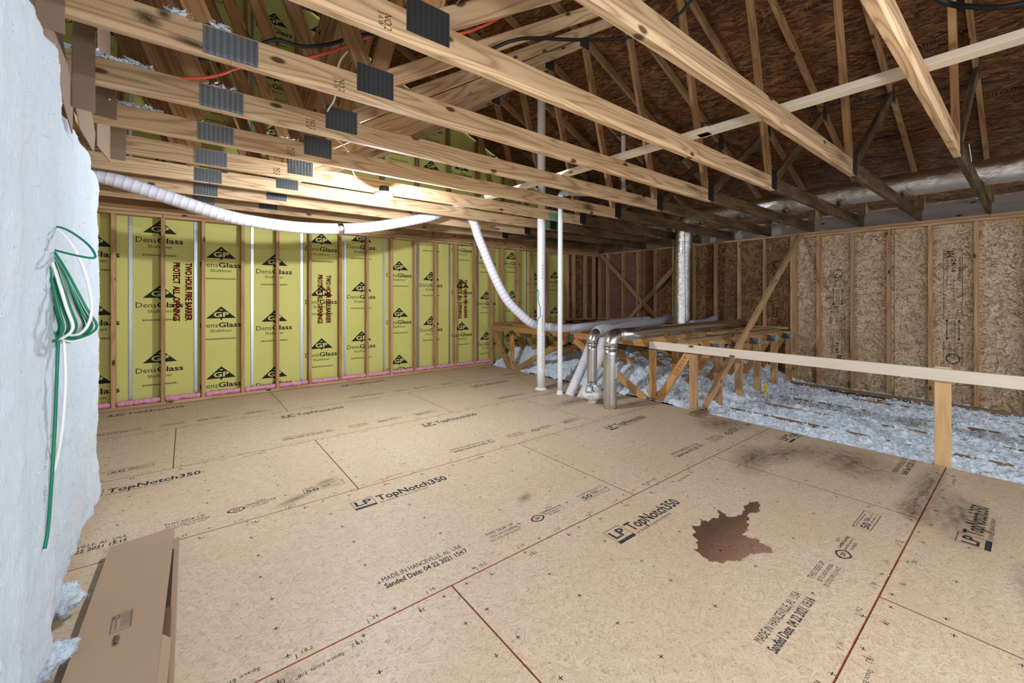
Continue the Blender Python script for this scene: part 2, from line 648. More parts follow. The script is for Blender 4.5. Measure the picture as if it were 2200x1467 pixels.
def nailplate(name, base, hole):
    t = NT(name, 0.42, 0.85, 0.5)
    v = t.coords((1, 1, 1), rnd=False)
    sp = t.n('ShaderNodeSeparateXYZ', i_Vector=v)
    fx = t.math('FRACT', t.math('MULTIPLY', sp.outputs[0], 1 / 0.0245))
    row = t.math('MULTIPLY', sp.outputs[2], 1 / 0.0088)
    fz = t.math('FRACT', t.math('ADD', row, t.math('MULTIPLY', fx, 0.6)))
    inx = t.math('MULTIPLY', t.math('GREATER_THAN', fx, 0.24), t.math('LESS_THAN', fx, 0.80))
    slot = t.math('MULTIPLY', inx, t.math('LESS_THAN', fz, 0.5))
    lip = t.math('MULTIPLY', inx, t.math('GREATER_THAN', fz, 0.8))
    c = t.mix(slot, S(*base), S(*hole))
    c = t.mix(lip, c, S(*[min(255, x * 1.35) for x in base]))
    t.col(c)
    t.link(t.math('SUBTRACT', 0.9, slot), t.b.inputs['Metallic'])
    t.bump(t.math('SUBTRACT', lip, slot), 0.6, 0.004)
    return t.m


M_PLATE = nailplate('nail_plate_steel', (128, 132, 134), (34, 34, 34))
M_PLATED = nailplate('nail_plate_dark', (92, 97, 99), (14, 15, 15))  # darker plate steel; shade on the unlit plates is put into the colour

M_PVC = plain('white_pvc', S(232, 236, 236), 0.35, 0, 0.4)
M_PVCOLD = plain('aged_pvc', S(196, 184, 176), 0.5, 0, 0.3)
t = NT('white_vinyl_duct', 0.42, 0, 0.4)
t.col(S(226, 226, 236))
t.b.inputs['Subsurface Weight'].default_value = 0.0
M_VINYL = t.m
M_RIB = plain('duct_wire_rib', S(196, 196, 206), 0.45)
M_VINYLG = plain('grey_vinyl_duct', S(176, 176, 184), 0.5)
M_BLUEEND = plain('pale_blue_collar', S(150, 186, 214), 0.5)
M_FANW = plain('white_fan_plastic', S(226, 228, 226), 0.4, 0, 0.4)
M_BLACK = plain('black_cable', S(24, 28, 32), 0.5, 0, 0.4)
M_ORANGEC = plain('orange_cable', S(226, 92, 72), 0.5, 0, 0.4)
M_GREENC = plain('green_cable', S(22, 124, 92), 0.4, 0, 0.4)
M_WHITEC = plain('white_cable', S(244, 244, 242), 0.4, 0, 0.4)
M_RULER = plain('yellow_ruler', S(222, 200, 60), 0.5)
M_STAIN = filter_mat('water_stain', (0.40, 0.33, 0.34), False, 7)
_t = M_STAIN.node_tree
_mx = [n for n in _t.nodes if n.bl_idname == 'ShaderNodeMix'][0]
_tc = [n for n in _t.nodes if n.bl_idname == 'ShaderNodeTexCoord'][0]
_sx = _t.nodes.new('ShaderNodeSeparateXYZ'); _t.links.new(_tc.outputs['Object'], _sx.inputs[0])
_mr = _t.nodes.new('ShaderNodeMapRange'); _t.links.new(_sx.outputs[1], _mr.inputs[0])
_mr.inputs[1].default_value = 0.80; _mr.inputs[2].default_value = 1.12; _mr.inputs[3].default_value = 0.95; _mr.inputs[4].default_value = 0.15
_t.links.new(_mr.outputs[0], _mx.inputs[0])
_mx.inputs[7].default_value = (0.80, 0.70, 0.66, 1)
M_DIRT = filter_mat('dirt_smear', (0.58, 0.56, 0.57), True, 5)
M_MOULD = filter_mat('mould_mark', (0.08, 0.10, 0.09), True, 9)
M_WHITESCUFF = plain('dust_flake', S(232, 228, 220), 0.9)
t = NT('lit_lamp_lens', 0.5)
t.col((1, 1, 1))
t.b.inputs['Emission Color'].default_value = (0.97, 0.98, 1.0, 1)
t.b.inputs['Emission Strength'].default_value = 30.0
M_LENS = t.m

# ================================================================== FLOOR
Xw, Yw, Zt = 7.772, 6.48, 2.323
FE = 4.565            # right edge of the decking
floor = structure('floor', 'tan strand board decking of large sheets with red sealed seams')
PW = 1.2103
Y0 = 0.4227
rows = {-4: (-1.0,), -3: (0.2,), -2: (1.2,), -1: (2.365,), 0: (0.94,), 1: (2.31,), 2: (0.9175,), 3: (-0.08,), 4: (0.905,)}


def panel_print(pm, x0, y0, xa, xb, row, seed):
    """stamps of one sheet, in sheet coordinates (x0,y0 = its lower left corner)"""
    rn = random.Random(seed)
    A = Acc()
    dx = {1: 0.08, 2: 0.09, 3: 0.02}.get(row, 0.0)
    ds = {1: 'Sanded Date: 04 22 2021 15:17', 0: 'Sanded Date: 04 22 2021 15:16', -1: 'Sanded Date: 04 22 2021 15:14'}.get(row, 'Sanded Date: 04 22 2021 15:15')
    def add_items(A):
        x = 0.86 + dx
        # maker's logo
        frame_rect(A, x, 0.93, x + 0.135, 1.055, 0.003)
        rect(A, x, 0.93, x + 0.135, 0.952)
        text(A, 'LP', x + 0.016, 0.972, 0.062, 0.105, True)
        text(A, 'TopNotch350', x + 0.155, 0.965, 0.074, 0.50, True)
        text(A, 'DURABLE SUB-FLOORING', x + 0.155, 0.93, 0.017, 0.33)
        text(A, 'MADE IN HANCEVILLE, AL  USA', 0.755 + dx, 0.212, 0.032, 0.42)
        text(A, ds, 0.75 + dx, 0.162, 0.034, 0.43, True)
        x = 1.33 + dx
        text(A, 'THIS SIDE UP', x, 0.214, 0.024, 0.19)
        text(A, 'ESTE LADO ARRIBA', x + 0.01, 0.184, 0.018, 0.19)
        text(A, 'CE COTE VERS LE HAUT', x - 0.01, 0.154, 0.018, 0.21)
        x = 1.63 + dx
        # leaf mark
        for r in (0.034, 0.026):
            pts = [(x + 0.04 + r * 1.15 * math.sin(a) * (1 - 0.25 * math.cos(2 * a)), 0.18 + r * math.cos(a)) for a in [k * math.pi / 8 for k in range(16)]]
            if r == 0.034:
                po = pts
            else:
                V = [(p[0], p[1], 0) for p in po + pts]
                A.add(V, [(k, 16 + k, 16 + (k + 1) % 16, (k + 1) % 16) for k in range(16)])
        text(A, 'SFI', x + 0.022, 0.170, 0.02, 0.036, True)
        text(A, 'SFI', x + 0.15, 0.226, 0.014, 0.05)
        text(A, 'Certified Sourcing', x + 0.09, 0.203, 0.016, 0.165, True)
        text(A, 'www.sfiprogram.org', x + 0.09, 0.181, 0.015, 0.165)
        text(A, 'SFI-00003', x + 0.12, 0.158, 0.014, 0.09)
        x = 2.045 + dx
        frame_rect(A, x, 0.145, x + 0.255, 0.225, 0.003)
        text(A, 'LIMITED TRANSFERABLE', x + 0.012, 0.206, 0.010, 0.20)
        text(A, '50', x + 0.012, 0.158, 0.037, 0.082, True)
        text(A, 'YEAR', x + 0.104, 0.176, 0.022, 0.068, True)
        text(A, 'LIMITED WARRANTY', x + 0.104, 0.158, 0.009, 0.12)
        text(A, 'SUB-FLOORING', x + 0.18, 0.178, 0.009, 0.06)
        text(A, 'Space Ends 1/8"', 0.33, 0.06, 0.017, 0.17, False, math.pi)
        text(A, 'Space Ends 1/8"', 1.95 + dx, 1.15, 0.015, 0.16, False, math.pi)
        # nailing crosses and edge figures
        for gx in [0.055, 0.41, 0.815, 1.22, 1.63, 2.03, 2.385]:
            for gy in (0.03, 0.20, 0.40, 0.60, 0.80, 1.0, 1.18):
                jx, jy = rn.uniform(-.012, .012), rn.uniform(-.02, .02)
                s = 0.010
                rect(A, gx + jx - s, gy + jy - .0016, gx + jx + s, gy + jy + .0016)
                rect(A, gx + jx - .0016, gy + jy - s, gx + jx + .0016, gy + jy + s)
        for k in range(9):
            gx = 0.2 + 0.26 * k
            for gy, rr in ((0.025, 0), (1.165, math.pi)):
                text(A, ('16', '19.2', '24')[k % 3], gx, gy, 0.018, None, False, rr)
                rect(A, gx - 0.02, gy - .012, gx - 0.017, gy + .012)
    add_items(A)
    # drop everything that falls outside the cut sheet
    V, F = A.V, []
    keep = [f for f in A.F if all(xa - x0 + 0.012 < V[i].x < xb - x0 - 0.012 for i in f)]
    if not keep:
        return
    me = mesh_from('printed_lettering', V, keep, [M_FLOORINK])
    o = D.objects.new('printed_lettering', me)
    reg(o, Matrix.Translation((x0, y0, 0.0006)), pm)


def floor_panel(xa, xb, ya, yb, redx, redy):
    w, d = xb - xa, yb - ya
    g, b, th = 0.0010, 0.0026, 0.0180
    o4 = [(g, g), (w - g, g), (w - g, d - g), (g, d - g)]
    i4 = [(g + b, g + b), (w - g - b, g + b), (w - g - b, d - g - b), (g + b, d - g - b)]
    V = [(x, y, 0) for x, y in i4] + [(x, y, -0.0016) for x, y in o4] + [(x, y, -th) for x, y in o4]
    F = [(0, 1, 2, 3)] + [(4 + i, 4 + (i + 1) % 4, (i + 1) % 4, i) for i in range(4)] + \
        [(8 + i, 8 + (i + 1) % 4, 4 + (i + 1) % 4, 4 + i) for i in range(4)] + [(11, 10, 9, 8)]
    fm = [0, redy[0], redx, redy[1], redx] + [redy[0], redx, redy[1], redx] + [0]
    me = mesh_from('floor_panel', V, F, [M_FLOOR, M_REDEDGE, M_SEAM], fm)
    o = D.objects.new('floor_panel', me)
    return reg(o, Matrix.Translation((xa, ya, 0)), floor)


for r, (sx,) in rows.items():
    ya = Y0 + PW * r
    yb = min(ya + PW, Yw)
    x = sx - 2.438 * 2
    while x < FE:
        xa, xb = max(x, -2.6), min(x + 2.438, FE)
        if xb > xa + 0.05:
            ry = {-1: (1, 1), 0: (1, 1), 1: (1, 1), 2: (1, 2), 3: (2, 2), 4: (2, 2)}.get(r, (1, 1))
            pm = floor_panel(xa, xb, ya, yb, 1 if r in (0, 2, 3, 4, 1) and not (r == 0 and x > 3) else 2, ry)
            if r >= -1:
                panel_print(pm, x, ya, xa, xb, r, r * 17 + int(x * 10))
        x += 2.438
box('subfloor_base', (-2.6, -4.4, -0.30), (FE - 0.01, 6.7, -0.022), M_UNDER, floor)


def decal(name, pts, z, mat, parent, sub=3, rough=0.03, seed=1):
    rn = random.Random(seed)
    P = [Vector((p[0], p[1], 0)) for p in pts]
    for it in range(sub):
        Q = []
        for i in range(len(P)):
            a, b = P[i], P[(i + 1) % len(P)]
            Q.append(a)
            m = (a + b) / 2
            e = (b - a)
            Q.append(m + Vector((-e.y, e.x, 0)) * rn.uniform(-0.22, 0.22) + Vector((rn.uniform(-1, 1), rn.uniform(-1, 1), 0)) * rough * 0.1)
        P = Q
    import mathutils
    tri = mathutils.geometry.tessellate_polygon([P])
    V = [(p.x, p.y, 0) for p in P]
    F = []
    for f in tri:
        a, b, c = [P[i] for i in f]
        F.append(f if (b - a).cross(c - a).z > 0 else f[::-1])
    me = mesh_from(name, V, F, [mat])
    o = D.objects.new(name, me)
    return reg(o, Matrix.Translation((0, 0, z)), parent)


stain_pts = [(2.045, 1.10), (2.15, 1.12), (2.26, 1.21), (2.361, 1.22), (2.37, 1.17), (2.46, 1.155), (2.547, 1.205), (2.52, 1.13), (2.60, 1.09), (2.70, 1.115), (2.81, 1.115),
             (2.854, 1.085), (2.80, 1.06), (2.68, 1.06), (2.543, 1.035), (2.46, 0.99), (2.385, 0.99), (2.39, 0.95), (2.41, 0.915), (2.353, 0.833), (2.30, 0.86), (2.239, 0.90), (2.17, 0.905),
             (2.108, 0.931), (2.018, 1.0)]
decal('water_stain', stain_pts, 0.0010, M_STAIN, floor, 3, 0.08, 3)


def smear(name, x, y, sx, sy, rot, mat, parent, z=0.0013, axis='z'):
    V = [(math.cos(a), math.sin(a), 0) for a in [k * math.pi / 8 for k in range(16)]] + [(0, 0, 0)]
    F = [(16, k, (k + 1) % 16) for k in range(16)]
    me = MESH.get(('smear', mat.name))
    if me is None:
        me = mesh_from(name, V, F, [mat])
        MESH[('smear', mat.name)] = me
    o = D.objects.new(name, me)
    M = Matrix.Translation((x, y, z)) @ Matrix.Rotation(rot, 4, 'Z') @ Matrix.Diagonal((sx, sy, 1, 1))
    return reg(o, M, parent)


for i, (x, y, sx, sy, rr) in enumerate([(3.95, 0.46, 0.72, 0.10, 0.0), (3.45, 0.46, 0.22, 0.10, 0.3), (3.55, 1.42, 0.42, 0.16, 0.3), (3.9, 1.30, 0.5, 0.2, -0.2), (4.1, 0.9, 0.45, 0.35, 0.5),
                                   (0.55, 2.95, 0.16, 0.05, 0.4), (0.78, 3.1, 0.1, 0.04, 0.2), (0.20, 1.55, 0.14, 0.07, 0.3), (0.23, 1.42, 0.12, 0.06, 0.1), (3.6, 0.28, 0.5, 0.18, 0.1), (2.9, -0.05, 0.4, 0.12, 0.2),
                                   (4.3, 2.0, 0.35, 0.3, 0.2), (1.72, 2.05, 0.09, 0.05, 0.5), (3.75, 3.55, 0.4, 0.14, 0.1)]):
    smear('dirt_smear', x, y, sx, sy, rr, M_DIRT, floor, 0.0013 + 0.00012 * i)

# ================================================================== BACK WALL (yellow)
wb = structure('wall_back', 'yellow faced party wall with printed logos behind wood studs')
YP = 6.615
RB = lambda a, b: -0.205 + 0.607 * a
hx = [-1.74 + 0.6105 * k for k in range(15)]      # steel H-stud positions


def roofz(x):
    return 2.70 + 0.425 * (7.77 - x) if x > -1.0 else 2.70 + 0.425 * 8.77 + 0.425 * (x + 1.0)


def wall_logo(A, cx, zt):
    # triangle with pointer, cut by bright letters
    A.add([(cx - .16, zt - .155, 0), (cx + .16, zt - .155, 0), (cx, zt, 0)], [(0, 1, 2)])
    A.add([(cx - .016, zt - .155, 0), (cx, zt - .182, 0), (cx + .016, zt - .155, 0)], [(0, 1, 2)])
    text(A, 'GP', cx, zt - .136, .062, .165, True, 0, 1, True)
    n0 = len(A.V)
    A.V = A.V  # letters sit a hair proud
    pts = [(cx + .018 * math.cos(a), zt - .045 + .007 * math.sin(a), .0006) for a in [k * math.pi / 5 for k in range(10)]]
    A.add(pts, [tuple(range(10))], None, 1)
    text(A, 'Dens', cx - .222, zt - .272, .062, .185)
    text(A, 'Glass', cx - .030, zt - .272, .062, .250, True)
    text(A, 'Shaftliner', cx, zt - .335, .038, .235, False, 0, 0, True)
    frame_rect(A, cx - .165, zt - .433, cx + .165, zt - .413, .0022)
    for k in range(14):
        rect(A, cx - .158 + k * .0225, zt - .428, cx - .158 + k * .0225 + .015, zt - .4185)


apex = {0: 2.03, 1: 2.03, 2: 2.227, 3: 1.958, 4: 1.893, 5: 2.25, 6: 2.325, 7: 1.90, 8: 1.743, 9: 1.62, 10: 1.409, 11: 2.218, 12: 1.815, 13: 1.867}
centre = {0: -1.47, 1: -0.83, 2: -0.25, 3: 0.36, 4: 0.972, 5: 1.588, 6: 2.18, 7: 2.805, 8: 3.40, 9: 4.027, 10: 4.585, 11: 5.217, 12: 5.835, 13: 6.435}
red_at = {2: (-0.128, 1.726), 5: (1.535, 1.626), 9: (3.957, 1.62)}
SPLIT = 3.05
for k in range(13 + 1):
    xa = hx[k] + .004
    xb = (hx[k + 1] - .004) if k + 1 < len(hx) else 6.75
    xb = min(xb, 6.76)
    if xb < xa + .05:
        continue
    # lower sheet
    p = box('gypsum_panel', (xa, YP, -0.28), (xb, YP + .025, SPLIT - .002), M_YELLOW, wb)
    A = Acc()
    cx = centre[k]
    z = apex[k]
    zs = [z + .785 * j for j in (-3, -2, -1, 0, 1)]
    for q in zs:
        if q < SPLIT - .02 and q - .435 > -.25:
            wall_logo(A, cx, q)
    if k in red_at:
        rx, rz = red_at[k]
        for e in (0, .0045):
            text(A, 'TWO HOUR FIRE BARRIER', rx + .118, rz - e, .066, .725, True, -math.pi / 2, 2)
            text(A, 'PROTECT  ALL  OPENINGS', rx, rz - e, .066, .725, True, -math.pi / 2, 2)
    for i, v in enumerate(A.V):
        v.z += 0
    zoff = [0.0] * len(A.V)
    for f, m in zip(A.F, A.M):
        for i in f:
            zoff[i] = .0006 * m
    V = [(v.x, v.y, zo) for v, zo in zip(A.V, zoff)]
    me = mesh_from('printed_logos', V, A.F, [M_BLACKINK, M_YELINK, M_REDINK], A.M)
    o = D.objects.new('printed_logos', me)
    reg(o, Matrix.Translation((0, YP - .0008, 0)) @ Matrix.Rotation(math.pi / 2, 4, 'X'), p)
    # upper sheet in the gable
    zt1 = min(roofz(xa), roofz(xb))
    if zt1 > SPLIT + .1:
        zc = max(roofz(xa), roofz(xb))
        p = box('gypsum_panel', (xa, YP, SPLIT + .002), (xb, YP + .025, zc + .05), M_YELLOW, wb)
        A = Acc()
        flip = k in (2, 0, 10)
        for j in range(4):
            zz = SPLIT + .66 + .785 * j + (.1 * ((k * 5) % 4))
            if zz > zc - .05:
                continue
            wall_logo(A, 0, zz)
        if A.F:
            zoff = [0.0] * len(A.V)
            for f, m in zip(A.F, A.M):
                for i in f:
                    zoff[i] = .0006 * m
            if flip:
                V = [(-v.x + cx + .16, 3.50 + SPLIT + .66 + .1 * ((k * 5) % 4) + 2 * .785 - v.y - 0.0, zo) for v, zo in zip(A.V, zoff)]
                V = [(x_, y_ - 2 * .785 if False else y_, z_) for x_, y_, z_ in V]
            else:
                V = [(v.x + cx, v.y, zo) for v, zo in zip(A.V, zoff)]
            me = mesh_from('printed_logos', V, A.F, [M_BLACKINK, M_YELINK, M_REDINK], A.M)
            o = D.objects.new('printed_logos', me)
            reg(o, Matrix.Translation((0, YP - .0008, 0)) @ Matrix.Rotation(math.pi / 2, 4, 'X'), p)

# steel H studs (lower and gable lengths)
for x in hx:
    if x > 6.76:
        continue
    box('steel_stud', (x - .014, YP - .012, -0.25), (x + .020, YP - .001, SPLIT), M_STEELSTUD, wb)
    if roofz(x) > SPLIT + .2:
        box('steel_stud', (x - .014, YP - .012, SPLIT + .01), (x + .020, YP - .001, roofz(x)), M_STEELSTUD, wb)
# dark sheathing at the right end of that wall
box('strand_board', (6.765, YP - .01, 0.76), (7.86, YP + .02, 2.45), M_WALLD, wb)
box('strand_board', (6.765, YP - .01, 2.455), (7.86, YP + .02, 3.3), M_WALLD, wb)
# wood studs
for x in (-2.28, -1.86, -1.46, -1.06, -.653, -.221, .168, .587, .992, 1.406, 1.825, 2.231, 2.624, 3.039, 3.423, 3.825, 4.25, 4.62):
    board('wall_stud', (x, Yw + .0445, .038), (x, Yw + .0445, Zt - .076), .038, .088, M_STUD, wb, (0, 1, 0))
for x in (4.877, 5.28, 5.68, 6.10, 6.72, 6.93, 7.32, 7.62):
    board('wall_stud', (x, Yw + .0445, .80), (x, Yw + .0445, Zt - .076), .038, .088, M_STUD, wb, (0, 1, 0))
# plates
for xa, xb in ((-2.6, -.19), (-.185, 4.65)):
    board('bottom_plate', (xa, Yw + .0445, .019), (xb, Yw + .0445, .019), .088, .038, M_STUD, wb)
board('bottom_plate', (4.66, Yw + .0445, .781), (7.72, Yw + .0445, .781), .088, .038, M_STUD, wb)
for xa, xb in ((-2.6, -.225), (-.22, 3.62), (3.625, 7.77)):
    board('top_plate', (xa, Yw + .0445, Zt - .057), (xb, Yw + .0445, Zt - .057), .088, .036, M_STUD, wb)
for xa, xb in ((-2.6, 1.2), (1.205, 5.0), (5.005, 7.77)):
    board('top_plate', (xa, Yw + .0445, Zt - .018), (xb, Yw + .0445, Zt - .018), .090, .034, M_STUD, wb)
# gable framing above the plates
board('gable_chord', (-2.6, Yw + .035, Zt + .062), (7.77, Yw + .035, Zt + .062), .040, .12, M_WEB, wb)
for x in (-.60, .02, .62, 1.24, 1.85, 2.46, 3.07, 3.68, 4.29, 4.9, 5.5, 6.1):
    board('gable_stud', (x, Yw + .04, Zt + .125), (x, Yw + .04, roofz(x) + .04), .038, .070, M_WEB, wb, (0, 1, 0))
# pink fibreglass strips tucked in at the foot
bays = [(-1.04, -.675), (-.63, -.243), (-.2, .147), (.19, .566), (.61, .97), (1.013, 1.385), (1.427, 1.803), (1.846, 2.21), (2.252, 2.603), (2.645, 3.018), (3.06, 3.402), (3.444, 3.804), (3.846, 4.23), (4.272, 4.60)]
for i, (a, b) in enumerate(bays):
    n = int((b - a) / .008)
    path = [Vector((a + (b - a) * j / n, Yw + .042 + .006 * noise.noise((j * .3, i, 0)), .066 + .010 * noise.noise((j * .12, i * 3, 2)))) for j in range(n + 1)]
    path = [p for p in path]
    rr = [.031 + .006 * noise.noise((j * .25, i * 7.1, 5)) - (.008 if j % 9 == 0 else 0) for j in range(n + 1)]
    rr[0] = rr[-1] = .014
    o = tube('pink_insulation', path, .03, M_PINK, wb, seg=10, straight=True, rfun=lambda j: rr[j], wob=lambda j, k: .12 * noise.noise((j * .5, k * .9, i)))

# ================================================================== RIGHT WALL
wr = structure('wall_right', 'strand board outer wall with bare wood studs and plates')
XB = Xw + .089


def sheet(name, c, ux, uy, lx, ly, th, mat, parent):
    """thin board: centre c, local x along ux (length lx), local y along uy (ly); front face +z"""
    ux = Vector(ux).normalized(); uy = Vector(uy).normalized()
    uz = ux.cross(uy)
    M = Matrix(((ux.x, uy.x, uz.x, 0), (ux.y, uy.y, uz.y, 0), (ux.z, uy.z, uz.z, 0), (0, 0, 0, 1)))
    M.translation = Vector(c)
    key = ('sheet', round(lx, 3), round(ly, 3), th, mat.name)
    me = MESH.get(key)
    if me is None:
        c0 = .003
        V = []
        for z, i in ((0, c0), (-c0, 0), (-th, 0)):
            V += [(-lx / 2 + i, -ly / 2 + i, z), (lx / 2 - i, -ly / 2 + i, z), (lx / 2 - i, ly / 2 - i, z), (-lx / 2 + i, ly / 2 - i, z)]
        F = [(0, 1, 2, 3)]
        for a in (0, 4):
            F += [(a + 4 + i, a + 4 + (i + 1) % 4, a + (i + 1) % 4, a + i) for i in range(4)]
        F.append((11, 10, 9, 8))
        me = mesh_from(name, V, F, [mat])
        MESH[key] = me
    o = D.objects.new(name, me)
    return reg(o, M, parent)


def wall_sheet(ya, yb, za, zb, mat):
    # face looks towards -X: local x runs along -Y, local y up
    return sheet('strand_board', (XB, (ya + yb) / 2, (za + zb) / 2), (0, -1, 0), (0, 0, 1), abs(yb - ya) - .003, zb - za - .003, .012, mat, wr)


sheets = []
ys = [-4.3, -2.42, -1.20, 0.02, 1.24, 2.456]
for a, b in zip(ys[:-1], ys[1:]):
    sheets.append((wall_sheet(a, b, -.35, 2.34, M_WALLL), a, b))
for a, b in ((2.456, 3.68), (3.68, 4.90)):
    sheets.append((wall_sheet(a, b, -.35, 2.34, M_WALLD), a, b))
sheets.append((wall_sheet(4.90, 6.56, -.35, 2.34, M_PINKPLY), 4.9, 6.56))


def osb_stamp(par, y, z0, z1, up):
    A = Acc()
    L = z1 - z0
    w = .17
    # written along +x in local stamp frame, turned to run vertically
    frame_rect(A, 0, 0, L * .60, w, .004)
    text(A, 'APA', .012, .012, .085, .10, True, 0)
    text(A, 'RATED SHEATHING', .13, w - .034, .018, .25, True)
    text(A, '24/16', .13, .075, .040, .17, True)
    text(A, 'EXPOSURE 1', .13, .022, .026, .17)
    text(A, 'SIZED FOR SPACING', .33, .085, .014, .16)
    text(A, 'MILL 500   PS 2-10', .33, .055, .018, .20)
    text(A, 'HUD-UM-40', .33, .022, .018, .16)
    text(A, 'CSA O325', .56, .085, .018, .12)
    x = L * .61
    for yy in (.03, .14):
        rect(A, x + .02, yy - .003, x + L * .17, yy + .003)
        for e, s in ((x, 1), (x + L * .17 + .02, -1)):
            A.add([(e, yy, 0), (e + s * .03, yy - .014, 0), (e + s * .03, yy + .014, 0)], [(0, 1, 2) if s > 0 else (0, 2, 1)])
    text(A, 'STRENGTH AXIS', x + .02, .09, .020, L * .15)
    text(A, 'THIS DIRECTION', x + .02, .06, .020, L * .15)
    x = L * .81
    frame_rect(A, x, 0, L, w, .004)
    text(A, '12-03-2021', x + .01, .095, .034, L * .14)
    text(A, '14:43:12', x + .01, .04, .034, L * .12)
    for r0, r1 in ((.066, .056),):
        pts = [(L - .07 + r * math.cos(a), w / 2 + r * math.sin(a), 0) for r in (r0, r1) for a in [k * math.pi / 10 for k in range(20)]]
        A.add(pts, [(k, (k + 1) % 20, 20 + (k + 1) % 20, 20 + k) for k in range(20)])
    me = A.mesh('stamp_print', [M_OSBINK])
    o = D.objects.new('stamp_print', me)
    # local x -> vertical; face -X
    if up:      # reads upwards
        M = Matrix(((0, 0, -1, XB - .0012), (0, 1, 0, y), (1, 0, 0, z0), (0, 0, 0, 1)))
    else:
        M = Matrix(((0, 0, -1, XB - .0012), (0, -1, 0, y + .17), (-1, 0, 0, z1), (0, 0, 0, 1)))
    reg(o, M, par)


osb_stamp(sheets[3][0], 0.585, 0.42, 1.92, False)
osb_stamp(sheets[4][0], 1.80, 0.30, 1.72, True)
osb_stamp(sheets[5][0], 2.62, 0.82, 1.9, True)
osb_stamp(sheets[6][0], 4.30, 0.9, 2.0, False)
for y in (6.50, 6.26, 5.82, 5.428, 5.0, 4.57, 4.143, 3.727, 3.303, 2.885):
    board('wall_stud', (Xw + .0445, y, .66), (Xw + .0445, y, Zt - .04), .088, .038, M_STUD, wr, (0, 1, 0))
for y in (2.475, 2.437, 2.118, 1.694, 1.289, .873, .463, .05, -.36, -.77, -1.18, -1.6, -2.0, -2.4, -2.8, -3.2, -3.6, -4.0):
    board('wall_stud', (Xw + .0445, y, -.14), (Xw + .0445, y, Zt - (.04 if y > 2.4 else .076)), .088, .038, M_STUD, wr, (0, 1, 0))
for a, b in ((-4.3, 1.0), (1.004, 2.40)):
    board('bottom_plate', (Xw + .0445, a, -.159), (Xw + .0445, b, -.159), .088, .038, M_STUD, wr)
board('bottom_plate', (Xw + .0445, 2.52, .781), (Xw + .0445, 6.44, .781), .088, .038, M_STUD, wr)
board('top_plate', (Xw + .0445, -4.3, Zt - .057), (Xw + .0445, 2.46, Zt - .057), .088, .035, M_STUD, wr)
for a, b in ((-4.3, .35), (.354, 2.7), (2.704, 6.48)):
    board('top_plate', (Xw + .0445, a, Zt - .019), (Xw + .0445, b, Zt - .019), .090, .035, M_STUD, wr)

# ================================================================== LEFT KNEE WALL
wl = structure('wall_left', 'short framed wall holding the white batts')
board('bottom_plate', (-.53, -4.3, .019), (-.53, 3.60, .019), .088, .038, M_STUD, wl)
board('top_plate', (-.53, -4.3, Zt - .019), (-.53, 3.60, Zt - .019), .088, .036, M_STUD, wl)
for y in (-3.4, -2.2, -1.0, .2, .9, 1.5, 2.13, 2.74, 3.575):
    board('wall_stud', (-.53, y, .038), (-.53, y, Zt - .038), .088, .038, M_STUD, wl, (0, 1, 0))
box('back_board', (-.60, -4.3, .0), (-.58, 3.6, Zt), M_WALLD, wl)
# closing wall of the far left, behind the knee wall
box('strand_board', (-2.62, -4.3, 0), (-2.60, 6.6, 5.6), M_WALLD, wl)

# ================================================================== ROOF
ce = structure('ceiling', 'sloping strand board roof deck above the trusses')
sl = math.atan(.425)
ux = Vector((0, 1, 0)); us = Vector((-math.cos(sl), 0, math.sin(sl)))
x_e, z_e = 8.25, 2.80 + .425 * (7.77 - 8.25)
L_tot = (8.25 + 1.0) / math.cos(sl)
rown = 0
s0 = 0.0
while s0 < L_tot:
    s1 = min(s0 + 1.215, L_tot)
    yy = -4.4 - (1.2 if rown % 2 else 0)
    while yy < 6.6:
        a, b = max(yy, -4.4), min(yy + 2.44, 6.6)
        if b - a > .05:
            smid = (s0 + s1) / 2
            c = Vector((x_e, (a + b) / 2, z_e)) + us * smid
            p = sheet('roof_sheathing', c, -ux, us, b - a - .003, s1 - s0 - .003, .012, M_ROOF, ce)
            if rown in (0, 1, 2, 3) and b > .2 and b - a > 1.5:
                A = Acc()
                for k in range(3):
                    xx = -.9 + .8 * k
                    yv = -.45 + .28 * ((k + rown) % 3)
                    text(A, ('24/16  RATED SHEATHING', 'EXPOSURE 1  7/16 CATEGORY', 'PS 2-10  SHEATHING SPAN')[k], xx, yv, .045, .62, True)
                    text(A, 'SIZED FOR SPACING  THIS SIDE DOWN', xx, yv - .07, .03, .6)
                me = A.mesh('stamp_print', [M_OSBINK])
                o = D.objects.new('stamp_print', me)
                reg(o, W[p.name] @ Matrix.Translation((0, 0, .0008)), p)
        yy += 2.44
    s0 += 1.215
    rown += 1
us2 = Vector((math.cos(sl), 0, math.sin(sl)))
c2 = Vector((-1.0, 1.1, 2.80 + .425 * 8.77))
sheet('roof_sheathing', c2 - us2 * .95, ux, -us2, 11.0, 1.9, .012, M_ROOF, ce)
# eave: blocking boards and outer board
for a, b in ((-4.4, -.9), (-.897, 2.3), (2.303, 6.6)):
    board('fascia_board', (8.2, a, 2.44), (8.2, b, 2.44), .036, .30, M_WHITEW, wr)
# outer skins that close the shell behind the boards, and the plaster ceiling of the rooms below
box('outer_skin', (XB + .013, -4.4, -.42), (XB + .03, 6.66, 2.33), M_UNDER, wr)
box('outer_skin', (-2.62, YP + .028, -.4), (8.3, YP + .045, 6.6), M_UNDER, wb)
box('plaster_base', (FE - .02, -4.4, -.42), (XB, 6.6, -.36), M_UNDER, floor)
box('rim_board', (FE - .012, -4.4, -.36), (FE - .001, 6.5, -.020), M_UNDER, floor)

# ================================================================== TRUSSES
T1 = (3.80, 4.37)
T2 = (6.00, 3.475)


